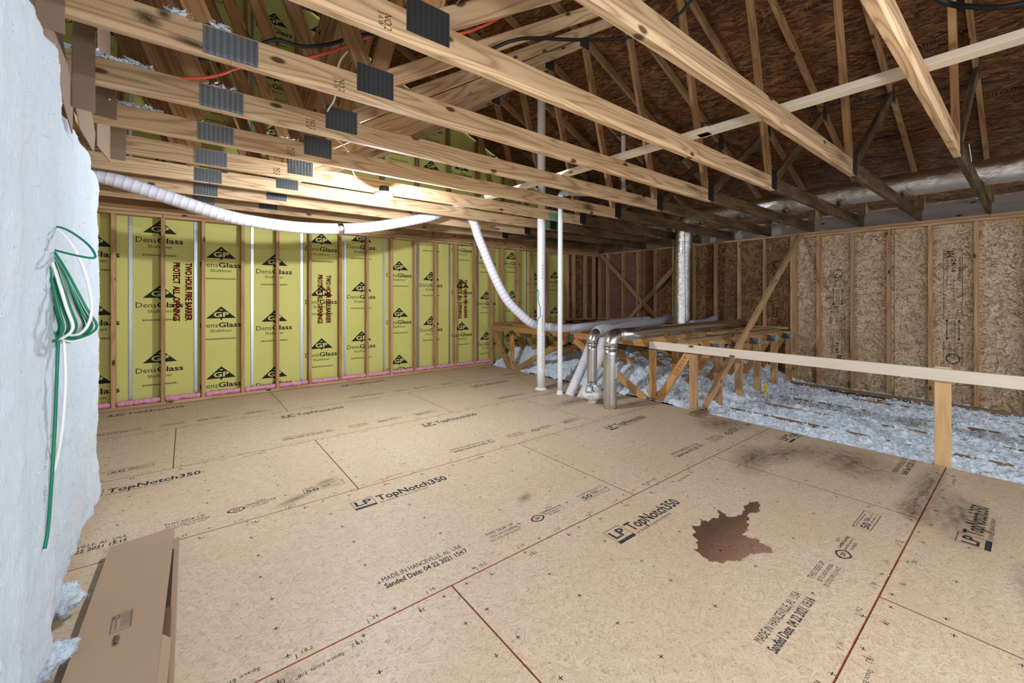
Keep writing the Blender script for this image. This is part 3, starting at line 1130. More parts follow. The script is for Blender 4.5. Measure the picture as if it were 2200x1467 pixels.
def truss(i):
    yc = .375 - .019 + .6096 * i
    n_from_wall = 9 - i
    lab = f'pale pine roof truss, {ORD[n_from_wall]} from the yellow wall'
    if i == 0:
        lab = 'pale pine roof truss nearest the camera, its lower chord steep at the upper right'
    if i < 0:
        lab = f'roof truss {ORD[-i - 1]} one behind the camera, out of the frame'
    t = thing('roof_truss', lab, 'roof truss', (0, yc, Zt), 'roof trusses across the attic')
    B = lambda nm, a, b, h, mat, w=.038: board(nm, (a[0], yc, a[1]), (b[0], yc, b[1]), w, h, mat, t, (0, 0, 1))
    zc = Zt + .065
    B('bottom_chord', (-1.35, zc), (.1535, zc), .13, M_TRUSS)
    B('bottom_chord', (.1545, zc), (4.43, zc), .13, M_TRUSS)
    B('bottom_chord', (4.431, zc), (7.80, zc), .13, M_DARK if i < 8 else M_DARK)
    # top chord
    zt = lambda x: 2.70 + .425 * (7.77 - x) + .049
    B('top_chord', (8.15, zt(8.15)), (-1.0, zt(-1.0)), .089, M_WEB)
    # webs
    B('web', (.80, Zt + .15), (1.52, zt(1.52) - .07), .089, M_WEB)
    B('web', (.74, Zt + .15), (-.62, 5.95), .089, M_WEB)
    B('web', (.86, Zt + .16), (T1[0] - .06, T1[1] - .02), .089, M_TRUSS)
    B('web', (T1[0] + .02, T1[1] - .03), (4.36, Zt + .13), .089, M_WEB)
    B('web', (4.52, Zt + .135), (T2[0] - .05, T2[1] - .02), .089, M_DARK)
    B('web', (7.75, Zt + .13), (7.75, 2.72), .089, M_GREY)
    B('web', (.05, Zt + .13), (-.62, 4.2), .089, M_WEB)
    # nail plates on the face towards the camera and the far face
    for s in (-1, 1):
        y = yc + s * .0200
        def P(x0, z0, x1, z1, m=M_PLATE):
            box('nail_plate', (x0, y - .0009, z0), (x1, y + .0009, z1), m, t, .0003)
        P(.054, Zt + .006, .254, Zt + .124)
        P(.69, Zt + .045, .885, Zt + .19, M_PLATED)
        P(4.375, Zt + .01, 4.50, Zt + .19, M_PLATED)
        P(T1[0] - .09, T1[1] - .06, T1[0] + .07, T1[1] + .08, M_PLATED)
        P(T2[0] - .10, T2[1] - .07, T2[0] + .06, T2[1] + .08, M_PLATED)
        P(7.68, 2.40, 7.78, 2.48, M_PLATED)
        P(7.68, 2.66, 7.78, 2.76, M_PLATED)
    if 1 < i < 7:
        A = Acc()
        text(A, 'NO.2', .60, .075, .030, .062, False, -math.pi / 2)
        text(A, '3 A W', .575, .075, .022, .055, False, -math.pi / 2)
        me = A.mesh('grade_stamp', [M_OSBINK])
        o = D.objects.new('grade_stamp', me)
        reg(o, Matrix.Translation((0, yc - .0196, Zt)) @ Matrix.Rotation(math.pi / 2, 4, 'X'), t)
    return t


trusses = {i: truss(i) for i in range(-3, 10)}


def chord_mark(i, x, dz, sx, sz, mat, rot=0.0):
    tr = trusses[i]
    yc = .375 - .019 + .6096 * i
    o = smear('mould_mark', 0, 0, 1, 1, 0, mat, None)
    COL.objects.unlink(o)
    M = Matrix.Translation((x, yc - .0203, Zt + dz)) @ Matrix.Rotation(math.pi / 2, 4, 'X') @ Matrix.Rotation(rot, 4, 'Z') @ Matrix.Diagonal((sx, sz, 1, 1))
    reg(o, M, tr)


chord_mark(3, -.12, .075, .055, .035, M_MOULD, -.2)
chord_mark(3, -.07, .115, .03, .03, M_MOULD, .5)
chord_mark(3, .02, .03, .09, .02, M_MOULD, -.1)
chord_mark(6, 1.02, .06, .10, .05, M_DIRT, 0)
chord_mark(7, 1.9, .07, .06, .05, M_DIRT, 0)
chord_mark(5, 3.86, .07, .14, .05, M_MOULD, 0)
for i in range(0, 5):
    chord_mark(i, 4.05, .08, .2, .045, M_DIRT, 0)
# green primer splashed on two chords beside the vent pipe
chord_mark(6, 3.87, .055, .13, .075, M_GREENP, 0)
chord_mark(7, 4.40, .07, .17, .085, M_GREENP, 0)

# white fluff caught on the chord tops
def fluff(name, spots, label, mat=M_BLOWN):
    A = Acc()
    rn = random.Random(11)
    for (x, y, z, lx, n) in spots:
        for k in range(n):
            c = Vector((x + rn.uniform(-lx, lx), y + rn.uniform(-.018, .018), z + abs(rn.gauss(0, .010))))
            s = rn.uniform(.004, .011)
            pts = [c + Vector((rn.gauss(0, 1), rn.gauss(0, 1), rn.gauss(0, .8))) * s for _ in range(4)]
            A.add(pts, [(0, 1, 2), (0, 2, 3), (0, 3, 1), (1, 3, 2)])
    me = A.mesh(name, [mat])
    o = D.objects.new(name, me)
    o['kind'] = 'stuff'
    o['label'] = label
    reg(o, Matrix.Identity(4))
    return o


yc = lambda i: .356 + .6096 * i
fluff('insulation_fluff', [(-.02, yc(3), Zt + .133, .05, 110), (.11, yc(3), Zt + .135, .03, 70), (-.36, yc(4), Zt + .133, .09, 190), (-.2, yc(4), Zt + .132, .07, 110),
                           (-.38, yc(5), Zt + .133, .14, 200), (-.2, yc(5), Zt + .132, .08, 70), (.15, yc(4), Zt + .132, .08, 25), (.55, yc(5), Zt + .132, .1, 15), (-.2, 6.46, Zt + .125, .3, 60), (.4, 6.46, Zt + .125, .3, 30)],
      'loose white fibreglass tufts lying on the left ends of the truss chords')

# light brace lying across the chords
t = thing('lateral_brace', 'pale new board lying flat across the truss chords on the right', 'brace', (2.9, 2.0, Zt + .13), None)
for a, b in (((3.03, -2.2), (2.90, 1.50)), ((2.89, 1.42), (2.768, 4.72))):
    board('brace_board', (a[0], a[1], Zt + .15), (b[0], b[1], Zt + .15), .088, .038, M_PALE, t)

# ================================================================== INSULATION BATTS on the left wall
def batt(y0, y1, zb, ztop, xf, seed, label):
    ny = max(8, int((y1 - y0) / .012)); nz = 190
    V, F = [], []
    for j in range(nz + 1):
        w = j / nz
        for i in range(ny + 1):
            u = i / ny
            y = y0 + (y1 - y0) * u
            top = ztop(y)
            z = zb + (top - zb) * w
            e = min(u, 1 - u) * (y1 - y0)
            et = min((top - z), (z - zb) * 1.3)
            rb = 1 - (1 - min(1, e / .05)) ** 2
            rt = 1 - (1 - min(1, max(0, et) / .05)) ** 2
            n = noise.fractal((y * 3.2 + seed, z * 2.0, seed * 1.7), 1.0, 2.0, 5)
            n2 = noise.noise((y * 38, z * 13, seed)) * .006 + noise.noise((y * 90, z * 60, seed)) * .004
            fold = .018 * noise.noise((y * 9 + seed, z * .9, 3))
            x = -.478 + (xf + .485) * (rb * rt) + (.020 * n + n2 + fold) * rb
            jit = .007 * noise.noise((z * 26, seed, u * 3)) + .005 * noise.noise((z * 80, seed * 2, 1))
            V.append((x, y + (jit if (i == 0 or i == ny) else 0), z + (.010 * noise.noise((y * 40, seed, 9)) if (j == nz or j == 0) else 0)))
    n1 = ny + 1
    for j in range(nz):
        for i in range(ny):
            F.append((j * n1 + i, j * n1 + i + 1, (j + 1) * n1 + i + 1, (j + 1) * n1 + i))
    rn = random.Random(seed)
    # fuzz
    base = len(V)
    extra = []
    for k in range(900):
        if k % 3 == 0:
            i = rn.choice((rn.randint(0, 2), ny - rn.randint(0, 2)))
            j = rn.randint(0, nz)
        elif k % 3 == 1:
            i = rn.randint(0, ny); j = nz - rn.randint(0, 2)
        else:
            i = rn.randint(0, ny); j = rn.randint(0, nz)
        p = Vector(V[j * n1 + i])
        d = Vector((rn.uniform(.2, 1), rn.gauss(0, .7), rn.gauss(0, .7))).normalized() * rn.uniform(.004, .013)
        q = Vector((rn.gauss(0, 1), rn.gauss(0, 1), rn.gauss(0, 1))).normalized() * .0022
        b = len(V)
        V += [tuple(p - q), tuple(p + q), tuple(p + d + q * .4)]
        F.append((b, b + 1, b + 2))
    # close the back
    me = mesh_from('insulation_batt', V, F, [M_BATT], None, True)
    org = Vector((-.478, (y0 + y1) / 2, zb))
    for v in me.vertices:
        v.co -= org
    o = D.objects.new('insulation_batt', me)
    reg(o, Matrix.Translation(org))
    tag(o, label, 'insulation', 'white insulation batts on the left wall')
    return o


batt(.62, 1.50, .06, lambda y: 2.31, -.385, 3, 'white fibreglass batt beside the camera, mostly out of the frame on the left')
batt(1.50, 2.122, .05, lambda y: 2.19, -.366, 5, 'nearest white fibreglass batt at the left edge, covering the coil of cable at its right')
batt(2.134, 2.468, .05, lambda y: 2.225 if y < 2.38 else 2.225 - (y - 2.38) * .85, -.402, 8, 'white fibreglass batt behind the coiled cable, its top corner sloping down')
batt(2.476, 2.786, .05, lambda y: 2.225 - (y - 2.38) * .75, -.412, 12, 'narrow white fibreglass batt between two wider ones, right of the cable')
batt(2.794, 3.585, .05, lambda y: 2.17 - (y - 2.79) * .13, -.436, 15, 'farthest white fibreglass batt, its ragged edge against the yellow wall')
# torn tufts at the foot
for k, (x, y, z, s, lab) in enumerate([(-.393, 2.10, .03, .050, 'torn white fibreglass tuft pointing over the flat carton'),
                                       (-.402, 2.45, .05, .055, 'white fibreglass tuft bulging at the foot of the batts beside the carton')]):
    V, F = [], []
    nu, nv = 40, 28
    for j in range(nv + 1):
        th = math.pi * j / nv
        for i in range(nu):
            ph = 2 * math.pi * i / nu
            d = Vector((math.sin(th) * math.cos(ph), math.sin(th) * math.sin(ph), math.cos(th)))
            r = s * (1 + .45 * noise.noise(d * 2.3 + Vector((k * 5, 0, 0))) + .16 * noise.noise(d * 7) + .10 * noise.noise(d * 19))
            V.append(d * r + Vector((max(0, d.x) ** 3 * s * (.7 if k == 0 else .1), 0, max(0, d.x) ** 3 * s * (.5 if k == 0 else 0))))
    for j in range(nv):
        for i in range(nu):
            F.append((j * nu + i, j * nu + (i + 1) % nu, (j + 1) * nu + (i + 1) % nu, (j + 1) * nu + i))
    rn = random.Random(k)
    nb = len(V)
    for q_ in range(1500):
        p = V[rn.randrange(nb)]
        d = (p.normalized() + Vector((rn.gauss(0, .6), rn.gauss(0, .6), rn.gauss(0, .6)))).normalized() * rn.uniform(.004, .014)
        q = Vector((rn.gauss(0, 1), rn.gauss(0, 1), rn.gauss(0, 1))).normalized() * .0016
        b = len(V)
        V += [p - q, p + q, p + d]
        F.append((b, b + 2, b + 1))
    me = mesh_from('insulation_tuft', [v * 1.0 for v in V], [f[::-1] for f in F], [M_BATT], None, True)
    o = D.objects.new('insulation_tuft', me)
    reg(o, Matrix.Translation((x, y, z + .02)))
    tag(o, lab, 'insulation')

# ================================================================== CARDBOARD BAFFLES between the truss ends
def plate_poly(name, pts, nrm, th, mat, parent):
    nrm = Vector(nrm).normalized()
    P = [Vector(p) for p in pts]
    org = sum(P, Vector()) / len(P)
    V = [p - org for p in P] + [p - org - nrm * th for p in P]
    n = len(P)
    F = [tuple(range(n)), tuple(range(2 * n - 1, n - 1, -1))] + [(i, n + i, n + (i + 1) % n, (i + 1) % n) for i in range(n)]
    me = mesh_from(name, V, F, [mat])
    o = D.objects.new(name, me)
    return reg(o, Matrix.Translation(org), parent)


M_KRAFT = plain('kraft_baffle', S(134, 114, 96), 0.85)


def baffle(label, main, flap):
    t = thing('cardboard_baffle', label, 'cardboard', main[0], 'cardboard baffles between the truss ends')
    plate_poly('main_panel', main, (1, 0, 0), .004, M_KRAFT, t)
    for f in flap:
        plate_poly('fold_flap', f, (0, -1, 0), .004, M_KRAFT, t)
    return t


X = -.415
baffle('brown cardboard baffle in the upper left corner above the nearest batts', [(-.445, 1.64, 2.10), (-.445, 2.10, 2.10), (X, 2.165, 2.15), (X, 2.165, 3.2), (-.445, 1.64, 3.2)],
       [[(X, 2.16, 2.255), (X + .072, 2.16, 2.245), (X + .072, 2.16, 3.2), (X, 2.16, 3.2)]])
baffle('brown folded cardboard baffle hanging lowest between two truss ends on the left', [(X, 2.19, 2.20), (X, 2.42, 2.22), (X, 2.77, 2.06), (X, 2.785, 2.25), (X, 2.56, 2.42), (X, 2.52, 3.3), (X, 2.22, 3.3)],
       [[(X, 2.765, 2.185), (X + .075, 2.765, 2.175), (X + .075, 2.765, 2.95), (X, 2.765, 3.0)]])
baffle('brown cardboard baffle with a cut corner, third one along the left wall', [(X, 2.83, 2.22), (X, 2.95, 2.14), (X, 3.34, 2.13), (X, 3.385, 2.25), (X, 3.16, 2.40), (X, 3.1, 3.3), (X, 2.83, 3.3)],
       [[(X, 3.375, 2.36), (X + .09, 3.375, 2.35), (X + .09, 3.375, 2.66), (X, 3.375, 2.7)]])
baffle('small brown cardboard baffle farthest along the left wall', [(X, 3.45, 2.20), (X, 3.98, 2.24), (X, 3.98, 3.3), (X, 3.45, 3.3)],
       [[(X, 3.975, 2.26), (X + .08, 3.975, 2.26), (X + .08, 3.975, 2.6), (X, 3.975, 2.6)]])

# ================================================================== FLAT CARTON on the floor
t = thing('flat_carton', 'flattened brown cardboard carton lying on the floor by the white batts', 'cardboard box', (-.19, 2.3, 0))


def slab(name, pts, th, mat, parent):
    return plate_poly(name, pts, (0, 0, 1), th, mat, parent)


slab('bottom_sheet', [(-.325, 1.2, .009), (-.035, 1.15, .009), (-.03, 2.86, .009), (-.318, 2.78, .009)], .006, M_CARD, t)
slab('inner_flap', [(-.30, 1.2, .022), (-.055, 1.15, .020), (-.05, 2.72, .020), (-.30, 2.76, .022)], .005, M_CARDD, t)
slab('inner_flap', [(-.315, 1.2, .032), (-.045, 1.2, .030), (-.048, 2.2, .030), (-.315, 2.3, .032)], .004, M_CARDEDGE, t)
top = slab('top_sheet', [(-.335, 1.2, .046), (-.092, 1.15, .060), (-.048, 2.885, .058), (-.303, 2.89, .042)], .005, M_CARD, t)
slab('side_flap', [(-.092, 1.15, .058), (-.060, 1.15, .030), (-.045, 2.0, .030), (-.070, 2.0, .057)], .004, M_CARD, t)
A = Acc()
frame_rect(A, 0, 0, .11, .058, .0016)
for k in range(5):
    text(A, 'THIS BOX MEETS CONSTRUCTION', .008, .051 - k * .006, .0034, .085)
text(A, 'BURSTING TEST', .035, .010, .0055, .06)
pts = [(.018 + r * math.cos(a), .013 + r * math.sin(a), 0) for r in (.010, .007) for a in [k * math.pi / 8 for k in range(16)]]
A.add(pts, [(k, (k + 1) % 16, 16 + (k + 1) % 16, 16 + k) for k in range(16)])
text(A, '60364', .135, .012, .018, .055, True)
me = A.mesh('printed_stamp', [M_BOXINK])
o = D.objects.new('printed_stamp', me)
reg(o, Matrix.Translation((-.225, 2.235, .0535)) @ Matrix.Rotation(-.0575, 4, 'Y') @ Matrix.Rotation(-math.pi / 2 + .02, 4, 'Z'), top)

# ================================================================== CABLES on the left wall
t = thing('cable_coil', 'coil of green and white cable hanging out of the left batts', 'cable', (-.32, 2.06, 1.35))
rn = random.Random(5)
tops = (-.385, 1.535)
for k in range(17):
    col = M_GREENC if k % 2 == 0 else M_WHITEC
    f = k / 16
    wx = .012 + .105 * f
    yb = 2.035 + .055 * rn.random()
    bot = 1.145 + .020 * rn.random()
    xl = -.392 + .012 * rn.random() + .05 * f * .4
    xr = xl + .035 + wx * .75
    pts = [(-.388, 2.09, 1.53 - .03 * f), (xl + .012 * f, yb + .03, 1.45), (xl, yb + .03, 1.30), (xl + .004, yb + .02, 1.20), ((xl + xr) / 2, yb, bot), (xr, yb - .02, 1.195),
           (xr + (-.384 - xr) * .18, yb - .025, 1.27), (xr + (-.384 - xr) * .55, yb - .01, 1.40), (-.380, 2.085, 1.525 - .02 * f)]
    tube('cable_loop', pts, .0042 if col is M_GREENC else .0048, col, t, seg=7, n=7)
tube('cable_loop', [(-.388, 2.07, 1.538), (-.33, 2.05, 1.537), (-.272, 2.03, 1.49), (-.246, 2.0, 1.447), (-.256, 2.0, 1.436), (-.305, 2.03, 1.447), (-.352, 2.06, 1.462)], .0036, M_GREENC, t, seg=7)
tube('cable_loop', [(-.386, 2.07, 1.535), (-.335, 2.05, 1.525), (-.285, 2.02, 1.43), (-.256, 2.0, 1.30), (-.258, 2.0, 1.225), (-.285, 2.02, 1.178), (-.33, 2.05, 1.172)], .0048, M_WHITEC, t, seg=7)
t = thing('hanging_cable', 'green and white cable ends hanging straight down from the coil', 'cable', (-.352, 2.06, 1.16))
tube('green_cable', [(-.340, 2.05, 1.18), (-.343, 2.045, 1.05), (-.346, 2.04, .90), (-.348, 2.01, .72), (-.352, 1.985, .56), (-.356, 1.965, .497)], .0048, M_GREENC, t, seg=7)
tube('white_cable', [(-.328, 2.05, 1.17), (-.324, 2.05, 1.02), (-.330, 2.05, .88), (-.340, 2.05, .78), (-.355, 2.06, .70), (-.37, 2.07, .66)], .0044, M_WHITEC, t, seg=7)

# ================================================================== LAMP
def lamp(p, label, seen=True):
    t = thing('ceiling_lamp', label, 'lamp', p)
    x, y, z = p
    def lathe(name, prof, mat):
        V, F = [], []
        n = 24
        for r, zz in prof:
            V += [(r * math.cos(2 * math.pi * k / n), r * math.sin(2 * math.pi * k / n), zz) for k in range(n)]
        for j in range(len(prof) - 1):
            F += [(j * n + k, j * n + (k + 1) % n, (j + 1) * n + (k + 1) % n, (j + 1) * n + k) for k in range(n)]
        F.append(tuple(range(n - 1, -1, -1)))
        F.append(tuple((len(prof) - 1) * n + k for k in range(n)))
        me = mesh_from(name, V, F, [mat], None, True)
        o = D.objects.new(name, me)
        return reg(o, Matrix.Translation(p), t)
    lathe('junction_box', [(.030, .02), (.045, .02), (.045, .075), (.03, .078)], M_DARKMETAL)
    lathe('lamp_base', [(.08, -.004), (.096, .0), (.096, .016), (.05, .021)], M_PVC)
    lathe('lamp_lens', [(.02, -.044), (.05, -.039), (.074, -.024), (.082, -.004), (.06, -.003)], M_LENS)
    return t


lamp(LAMP_MAIN, 'glowing white lamp hanging under the truss chords')
lamp(FILL_REAR, 'added fill lamp under the trusses behind the camera, out of the frame')
t = thing('fill_lamp', 'added fill lamp on a black tripod beside the camera, out of the frame', 'lamp', (FILL_NEAR[0], FILL_NEAR[1], 0))
for a in (0.3, 2.4, 4.5):
    tube('leg', [(FILL_NEAR[0], FILL_NEAR[1], .75), (FILL_NEAR[0] + .30 * math.cos(a), FILL_NEAR[1] + .30 * math.sin(a), .012)], .011, M_BLACK, t, seg=8, straight=True)
tube('pole', [(FILL_NEAR[0], FILL_NEAR[1], .55), (FILL_NEAR[0], FILL_NEAR[1], 1.26)], .014, M_BLACK, t, seg=10, straight=True)
tube('lamp_head', [(FILL_NEAR[0], FILL_NEAR[1] + q, 1.24 + w) for q, w in ((-.01, 0), (.0, .03), (.0, .05))], .05, M_DARKMETAL, t, seg=16, straight=True)
tag(tube('lamp_cable', [(0.769, 2.35, 2.82), (0.72, 2.4, 2.7), (0.68, 2.45, 2.62), (0.7, 2.6, 2.5), (0.7, 2.75, 2.478), (0.71, 2.86, 2.47), (0.75, 3.0, 2.47), (0.8, 3.1, 2.462), (0.95, 3.3, 2.465), (1.04, 3.46, 2.46), (1.1, 3.6, 2.4), (1.18, 3.7, 2.33), (1.27, 3.76, 2.295), (1.4, 3.79, 2.3)], .0052, M_WHITEC, seg=8),
    'thin white cable running down over the trusses to the lamp', 'cable')

# ================================================================== DROOPING AND LAID CABLES in the trusses
tag(tube('extension_cord', [(.05, 2.62, 2.50), (.20, 2.58, 2.56), (.36, 2.50, 2.66), (.50, 2.5, 2.68), (.65, 2.5, 2.75), (.82, 2.48, 2.86), (1.0, 2.4, 2.87), (1.18, 2.3, 2.82), (1.36, 2.1, 2.76),
                            (1.52, 1.95, 2.83), (1.66, 1.9, 2.88), (1.93, 1.85, 2.95), (2.25, 1.8, 3.05), (2.45, 1.70, 3.11), (2.55, 1.5, 3.15), (2.6, 1.3, 3.3), (2.62, .9, 3.5)], .0105, M_BLACK, seg=8),
    'thick black cable snaking over the truss chords', 'cable')
tag(tube('extension_cord', [(-.40, 3.0, 2.47), (-.2, 2.9, 2.45), (.08, 2.72, 2.462), (.22, 2.68, 2.545), (.40, 2.62, 2.61), (.56, 2.6, 2.685), (.75, 2.58, 2.81), (.97, 2.5, 2.95), (1.1, 2.2, 2.86), (1.2, 2.02, 2.785), (1.37, 2.0, 2.89), (1.61, 2.0, 3.085), (1.93, 2.0, 3.29), (2.3, 2.0, 3.52)], .0078, M_ORANGEC, seg=8),
    'orange-red cable laid across the truss webs at the top', 'cable')
tag(tube('black_wire', [(6.9, -1.2, 3.36), (6.0, .93, 3.46), (5.27, 2.84, 3.58), (4.7, 4.3, 3.66), (3.9, 6.4, 3.72)], .0085, M_BLACK, seg=6),
    'thin black wire stretched straight below the roof deck', 'cable')
tag(tube('black_cable', [(2.9, .5, 3.05), (3.2, .32, 2.907), (3.2, .202, 2.806), (3.2, .035, 2.73), (3.3, -.3, 2.76), (3.4, -.8, 2.9)], .014, M_BLACK, seg=8),
    'short loop of thick black cable at the top right corner', 'cable')

# ================================================================== VENT PIPES
def ptube(name, a, b, r, mat, parent, seg=18):
    n = 10
    a = Vector(a); b = Vector(b)
    return tube(name, [a.lerp(b, k / n) for k in range(n + 1)], r, mat, parent, seg=seg, straight=True)


def collar(name, x, y, z, r0, r1, h, mat, parent, seg=20):
    V, F = [], []
    for r, zz in ((r0, h), (r1, h * .6), (r1 + .01, 0)):
        V += [(r * math.cos(2 * math.pi * k / seg) * (1 + .08 * noise.noise((k * 1.3, zz * 90, x))), r * math.sin(2 * math.pi * k / seg), zz) for k in range(seg)]
    for j in range(2):
        F += [((j + 1) * seg + k, (j + 1) * seg + (k + 1) % seg, j * seg + (k + 1) % seg, j * seg + k) for k in range(seg)]
    F.append(tuple(range(seg)))
    me = mesh_from(name, V, F, [mat], None, True)
    o = D.objects.new(name, me)
    return reg(o, Matrix.Translation((x, y, z)), parent)


px, py = 3.914, 4.308
t = thing('vent_pipe', 'thick white vent pipe with blue marker scrawl standing left of the thin one', 'pipe', (px, py, 0))
ptube('lower_pipe', (px, py, .0), (px + .012, py, 2.9), .057, M_PVC, t)
ptube('upper_pipe', (px + .012, py, 2.9), (px + .012, py, 4.40), .057, M_PVCOLD, t)
collar('foam_seal', px, py, 0, .06, .075, .03, M_WHITESCUFF, t)
A = Acc()
text(A, 'PVC DWV  N A P C O  ASTM D2665', 0, 0, .013, .75)
text(A, 'N A P C O', 1.25, 0, .016, .2)
me = A.mesh('pipe_print', [M_FLOORINK])
o = D.objects.new('pipe_print', me)
dirv = Vector((px, py, 0)).normalized()
side = Vector((dirv.y, -dirv.x, 0))
pos = Vector((px, py, .30)) - dirv * .0575 + side * .012
Mx = Matrix(((0, side.x, -dirv.x, pos.x), (0, side.y, -dirv.y, pos.y), (1, 0, 0, pos.z), (0, 0, 0, 1)))
reg(o, Mx, t)
def on_pipe(a, z):
    v = -dirv * math.cos(a) + side * math.sin(a)
    return Vector((px, py, z)) + v * .0578
tube('marker_scrawl', [on_pipe(a, z) for a, z in ((-1.25, 1.37), (-.9, 1.40), (-.55, 1.35), (-.8, 1.28), (-.6, 1.22), (-.2, 1.16), (-.15, 1.08), (-.2, 1.02))], .0042, M_BLUEINK, t, seg=6)
tube('marker_scrawl', [on_pipe(a, z) for a, z in ((-.2, 1.02), (-.6, 1.0), (-1.0, .95), (-1.3, .90))], .0042, M_BLUEINK, t, seg=6)
qx, qy = 3.927, 3.944
t = thing('vent_pipe', 'thin white vent pipe with an elbow at the chords and a riser to the roof', 'pipe', (qx, qy, 0))
ptube('lower_pipe', (qx, qy, 0), (qx + .01, qy, 2.60), .033, M_PVC, t)
tube('elbow', [(qx + .01, qy, 2.58), (qx + .012, qy, 2.64), (qx + .04, qy, 2.685), (qx + .09, qy, 2.70), (qx + .13, qy, 2.70)], .041, M_PVC, t, seg=16)
ptube('offset_pipe', (qx + .1, qy, 2.70), (5.02, 3.80, 2.80), .033, M_PVCOLD, t)
tube('elbow', [(4.97, 3.805, 2.795), (5.03, 3.80, 2.80), (5.07, 3.79, 2.82), (5.09, 3.785, 2.87), (5.09, 3.785, 2.92)], .041, M_PVCOLD, t, seg=16)
ptube('riser_pipe', (5.09, 3.785, 2.86), (5.09, 3.785, 3.90), .033, M_PVCOLD, t)
collar('floor_collar', qx, qy, 0, .036, .04, .05, M_PVC, t)

# ================================================================== METAL DUCTS and FAN
def elbow_pts(a, b, c, r=.12, n=7):
    a, b, c = Vector(a), Vector(b), Vector(c)
    p = b + (a - b).normalized() * r
    q = b + (c - b).normalized() * r
    return [p * (1 - t) ** 2 + b * 2 * t * (1 - t) + q * t * t for t in [k / n for k in range(n + 1)]]


dx, dy = 3.897, 3.085
t = thing('metal_duct', 'large shiny metal duct rising from the floor and turning along the platform', 'duct', (dx, dy, 0))
ptube('vertical_duct', (dx, dy, -.01), (dx, dy, .70), .077, M_GALV, t, 28)
E0 = elbow_pts((dx, dy, .60), (dx, dy, .845), (5.0, dy, .845), .13, 5)
tube('elbow', E0, .079, M_GALV, t, seg=28, straight=True)
tube('elbow_seam', [E0[-1] + Vector((k * .012, 0, 0)) for k in range(3)], .084, M_GALV, t, seg=28, straight=True)
tube('elbow_seam', [E0[0] + Vector((0, 0, -.012 * k)) for k in range(3)], .082, M_GALV, t, seg=28, straight=True)
ptube('horizontal_duct', (dx + .11, dy, .845), (7.45, 3.10, .845), .077, M_GALV, t, 28)
A = Acc()
rect(A, -.018, 0, .018, .17)
for k in range(13):
    rect(A, -.014, .01 + k * .012, .012 - (k % 3) * .004, .016 + k * .012, 1, .0005)
me = A.mesh('sticker', [M_PVC, M_BOXINK])
o = D.objects.new('sticker', me)
d2 = Vector((dx, dy, 0)).normalized(); s2 = Vector((d2.y, -d2.x, 0))
nv = (-d2 * math.cos(.95) + s2 * math.sin(.95))
tv = Vector((-nv.y, nv.x, 0))
pos = Vector((dx, dy, .36)) + nv * .079
reg(o, Matrix(((tv.x, 0, nv.x, pos.x), (tv.y, 0, nv.y, pos.y), (0, 1, 0, pos.z), (0, 0, 0, 1))), t)

fx, fy = 3.93, 3.39
t = thing('metal_duct', 'slimmer metal duct standing on the white fan behind the large duct', 'duct', (fx, fy, .24))
ptube('vertical_duct', (fx, fy, .228), (fx, fy, .70), .062, M_GALV, t, 26)
E1 = elbow_pts((fx, fy, .6), (fx, fy, .845), (4.6, fy - .02, .86), .12, 5)
tube('elbow', E1, .064, M_GALV, t, seg=26, straight=True)
tube('elbow_seam', [E1[0] + Vector((0, 0, -.012 * k)) for k in range(3)], .067, M_GALV, t, seg=26, straight=True)
flex('flex_run', [(4.02, fy - .005, .852), (4.25, fy, .862), (4.6, 3.50, .86), (5.06, 3.72, .86), (5.83, 3.96, .86), (6.5, 4.10, .87), (6.95, 4.20, .90)], .066, M_VINYLG, t, .03, .03)
ptube('end_collar', (6.95, 4.20, .90), (7.03, 4.215, .905), .072, M_BLUEEND, t)
t = thing('inline_fan', 'white round inline fan with a grey switch box at the foot of the slim duct', 'fan', (fx, fy, 0))


def lathe_at(name, c, prof, mat, parent, n=32, ax=None):
    V, F = [], []
    for r, zz in prof:
        V += [(r * math.cos(2 * math.pi * k / n), r * math.sin(2 * math.pi * k / n), zz) for k in range(n)]
    for j in range(len(prof) - 1):
        F += [(j * n + k, j * n + (k + 1) % n, (j + 1) * n + (k + 1) % n, (j + 1) * n + k) for k in range(n)]
    F.append(tuple(range(n - 1, -1, -1)))
    F.append(tuple((len(prof) - 1) * n + k for k in range(n)))
    me = mesh_from(name, V, F, [mat], None, True)
    o = D.objects.new(name, me)
    M = Matrix.Translation(c)
    if ax is not None:
        M = M @ ax
    return reg(o, M, parent)


lathe_at('fan_inlet', (fx, fy, 0), [(.060, 0), (.062, .012), (.058, .014), (.06, .03), (.072, .034), (.072, .044), (.085, .05)], M_FANW, t)
lathe_at('fan_body', (fx, fy, 0), [(.06, .045), (.115, .058), (.138, .078), (.142, .098), (.142, .122), (.135, .130), (.128, .134), (.122, .15), (.105, .185), (.075, .205), (.066, .225), (.05, .226)], M_FANW, t)
for k in range(4):
    a = .6 + k * math.pi / 2
    box('clamp_rib', (fx + .125 * math.cos(a) - .008, fy + .125 * math.sin(a) - .008, .06), (fx + .125 * math.cos(a) + .008, fy + .125 * math.sin(a) + .008, .15), M_FANW, t)
bx = Vector((fx, fy, 0)) - d2 * .115 - s2 * .03
Mb = Matrix.Translation((bx.x, bx.y, .185)) @ Matrix.Rotation(math.atan2(s2.y, s2.x), 4, 'Z') @ Matrix.Rotation(.18, 4, 'Y')
V, F = cham_box(.085, .04, .085, .004)
o = D.objects.new('switch_box', mesh_from('switch_box', V, F, [plain('grey_switch_box', S(150, 156, 158), .5)]))
reg(o, Mb, t)
V, F = cham_box(.045, .006, .045, .002)
o = D.objects.new('switch_box_plate', mesh_from('switch_box_plate', V, F, [M_PVC]))
reg(o, Mb @ Matrix.Translation((0, -.022, 0)), o.parent or t)
